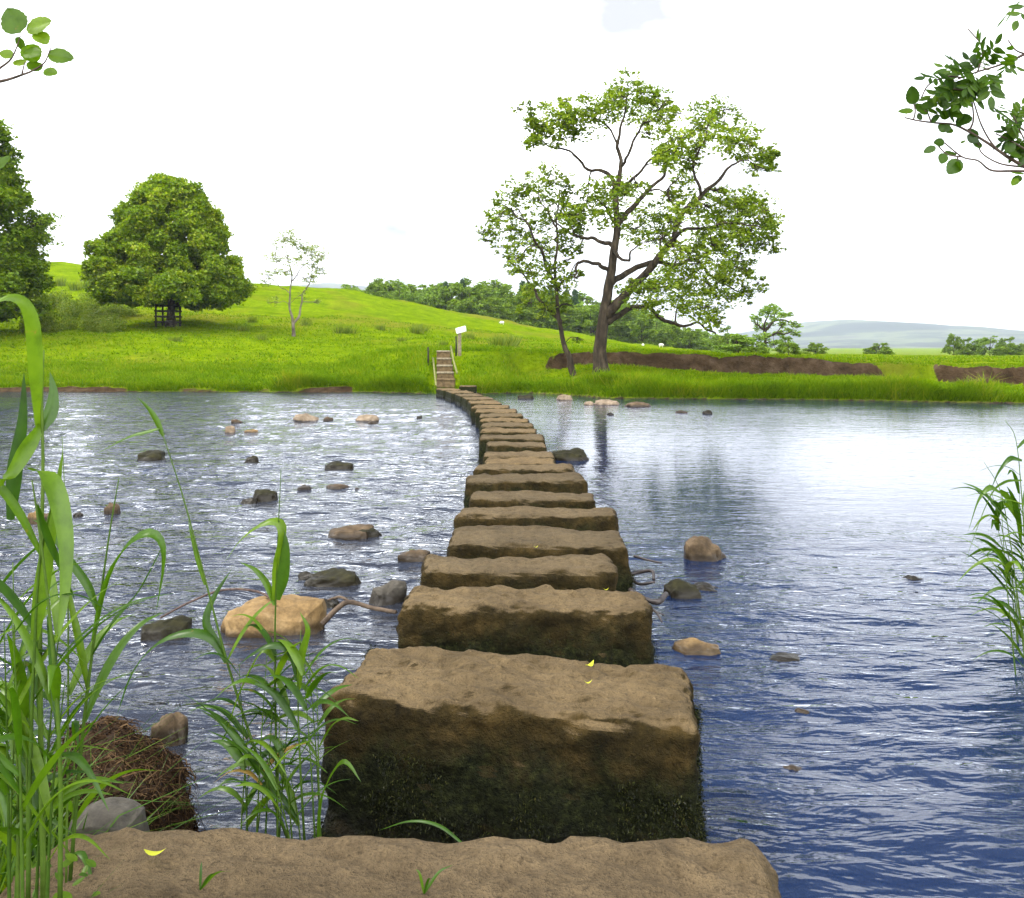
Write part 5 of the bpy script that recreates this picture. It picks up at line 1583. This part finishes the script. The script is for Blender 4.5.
for e_, (p_, c_) in zip(ce, ((.32, (3.7, 3.8, 4.1, 1)), (.43, (10.0, 10.2, 10.8, 1)), (.57, (15.2, 15.4, 15.8, 1)))): e_.position = p_; e_.color = c_
nt.links.new(no2.outputs['Fac'], cr.inputs['Fac'])
mx = nt.nodes.new('ShaderNodeMix'); mx.data_type = 'RGBA'
nt.links.new(cm.outputs[0], mx.inputs[0]); 
gr = nt.nodes.new('ShaderNodeMapRange'); gr.interpolation_type = 'SMOOTHSTEP'
for k_, v_ in zip(('From Min', 'From Max', 'To Min', 'To Max'), (.03, .19, .38, .80)): gr.inputs[k_].default_value = v_
ab = nt.nodes.new('ShaderNodeMath'); ab.operation = 'ADD'; nt.links.new(sp.outputs['Z'], ab.inputs[0]); nt.links.new(fwd.outputs[0], ab.inputs[1])
nt.links.new(sp.outputs['Z'], gr.inputs['Value'])
bk = nt.nodes.new('ShaderNodeMapRange'); bk.interpolation_type = 'SMOOTHSTEP'
for k_, v_ in zip(('From Min', 'From Max', 'To Min', 'To Max'), (.10, -.45, 1.0, 2.3)): bk.inputs[k_].default_value = v_
nt.links.new(sp.outputs['Y'], bk.inputs['Value'])
gm = nt.nodes.new('ShaderNodeMath'); gm.operation = 'MULTIPLY'; nt.links.new(gr.outputs[0], gm.inputs[0]); nt.links.new(bk.outputs[0], gm.inputs[1])
vm = nt.nodes.new('ShaderNodeVectorMath'); vm.operation = 'SCALE'; nt.links.new(cr.outputs[0], vm.inputs[0]); nt.links.new(gm.outputs[0], vm.inputs['Scale'])
nt.links.new(sky.outputs[0], mx.inputs[6]); nt.links.new(vm.outputs[0], mx.inputs[7])
nt.links.new(mx.outputs[2], bg.inputs['Color'])

sl = bpy.data.lights.new('sun', 'SUN'); sl.energy = 2.0; sl.angle = R(12); sl.color = (1, .95, .86)
so = bpy.data.objects.new('sun', sl); COL.objects.link(so)
el, az = R(SUN_EL), R(SUN_AZ)
so.rotation_euler = Vector((-math.sin(az) * math.cos(el), -math.cos(az) * math.cos(el), -math.sin(el))).to_track_quat('-Z', 'Y').to_euler()

cam = bpy.data.cameras.new('camera'); co = bpy.data.objects.new('camera', cam); COL.objects.link(co)
cam.sensor_fit = 'HORIZONTAL'; cam.sensor_width = 36; cam.lens = FPX / 1024 * 36
cam.shift_y = -(449 - HZ) / 1024
cam.clip_start = .05; cam.clip_end = 9000
co.location = (0, 0, CH); co.rotation_euler = (R(90), 0, 0)
SC.camera = co

SC.render.resolution_x, SC.render.resolution_y = 1024, 898
SC.view_settings.view_transform = 'Standard'; SC.view_settings.look = 'None'; SC.view_settings.gamma = 1; SC.view_settings.use_curve_mapping = False
SC.view_settings.exposure = 1.5
cy = SC.cycles
cy.max_bounces = 7; cy.diffuse_bounces = 3; cy.glossy_bounces = 3; cy.transmission_bounces = 3; cy.transparent_max_bounces = 10; cy.volume_bounces = 1
cy.use_denoising = True
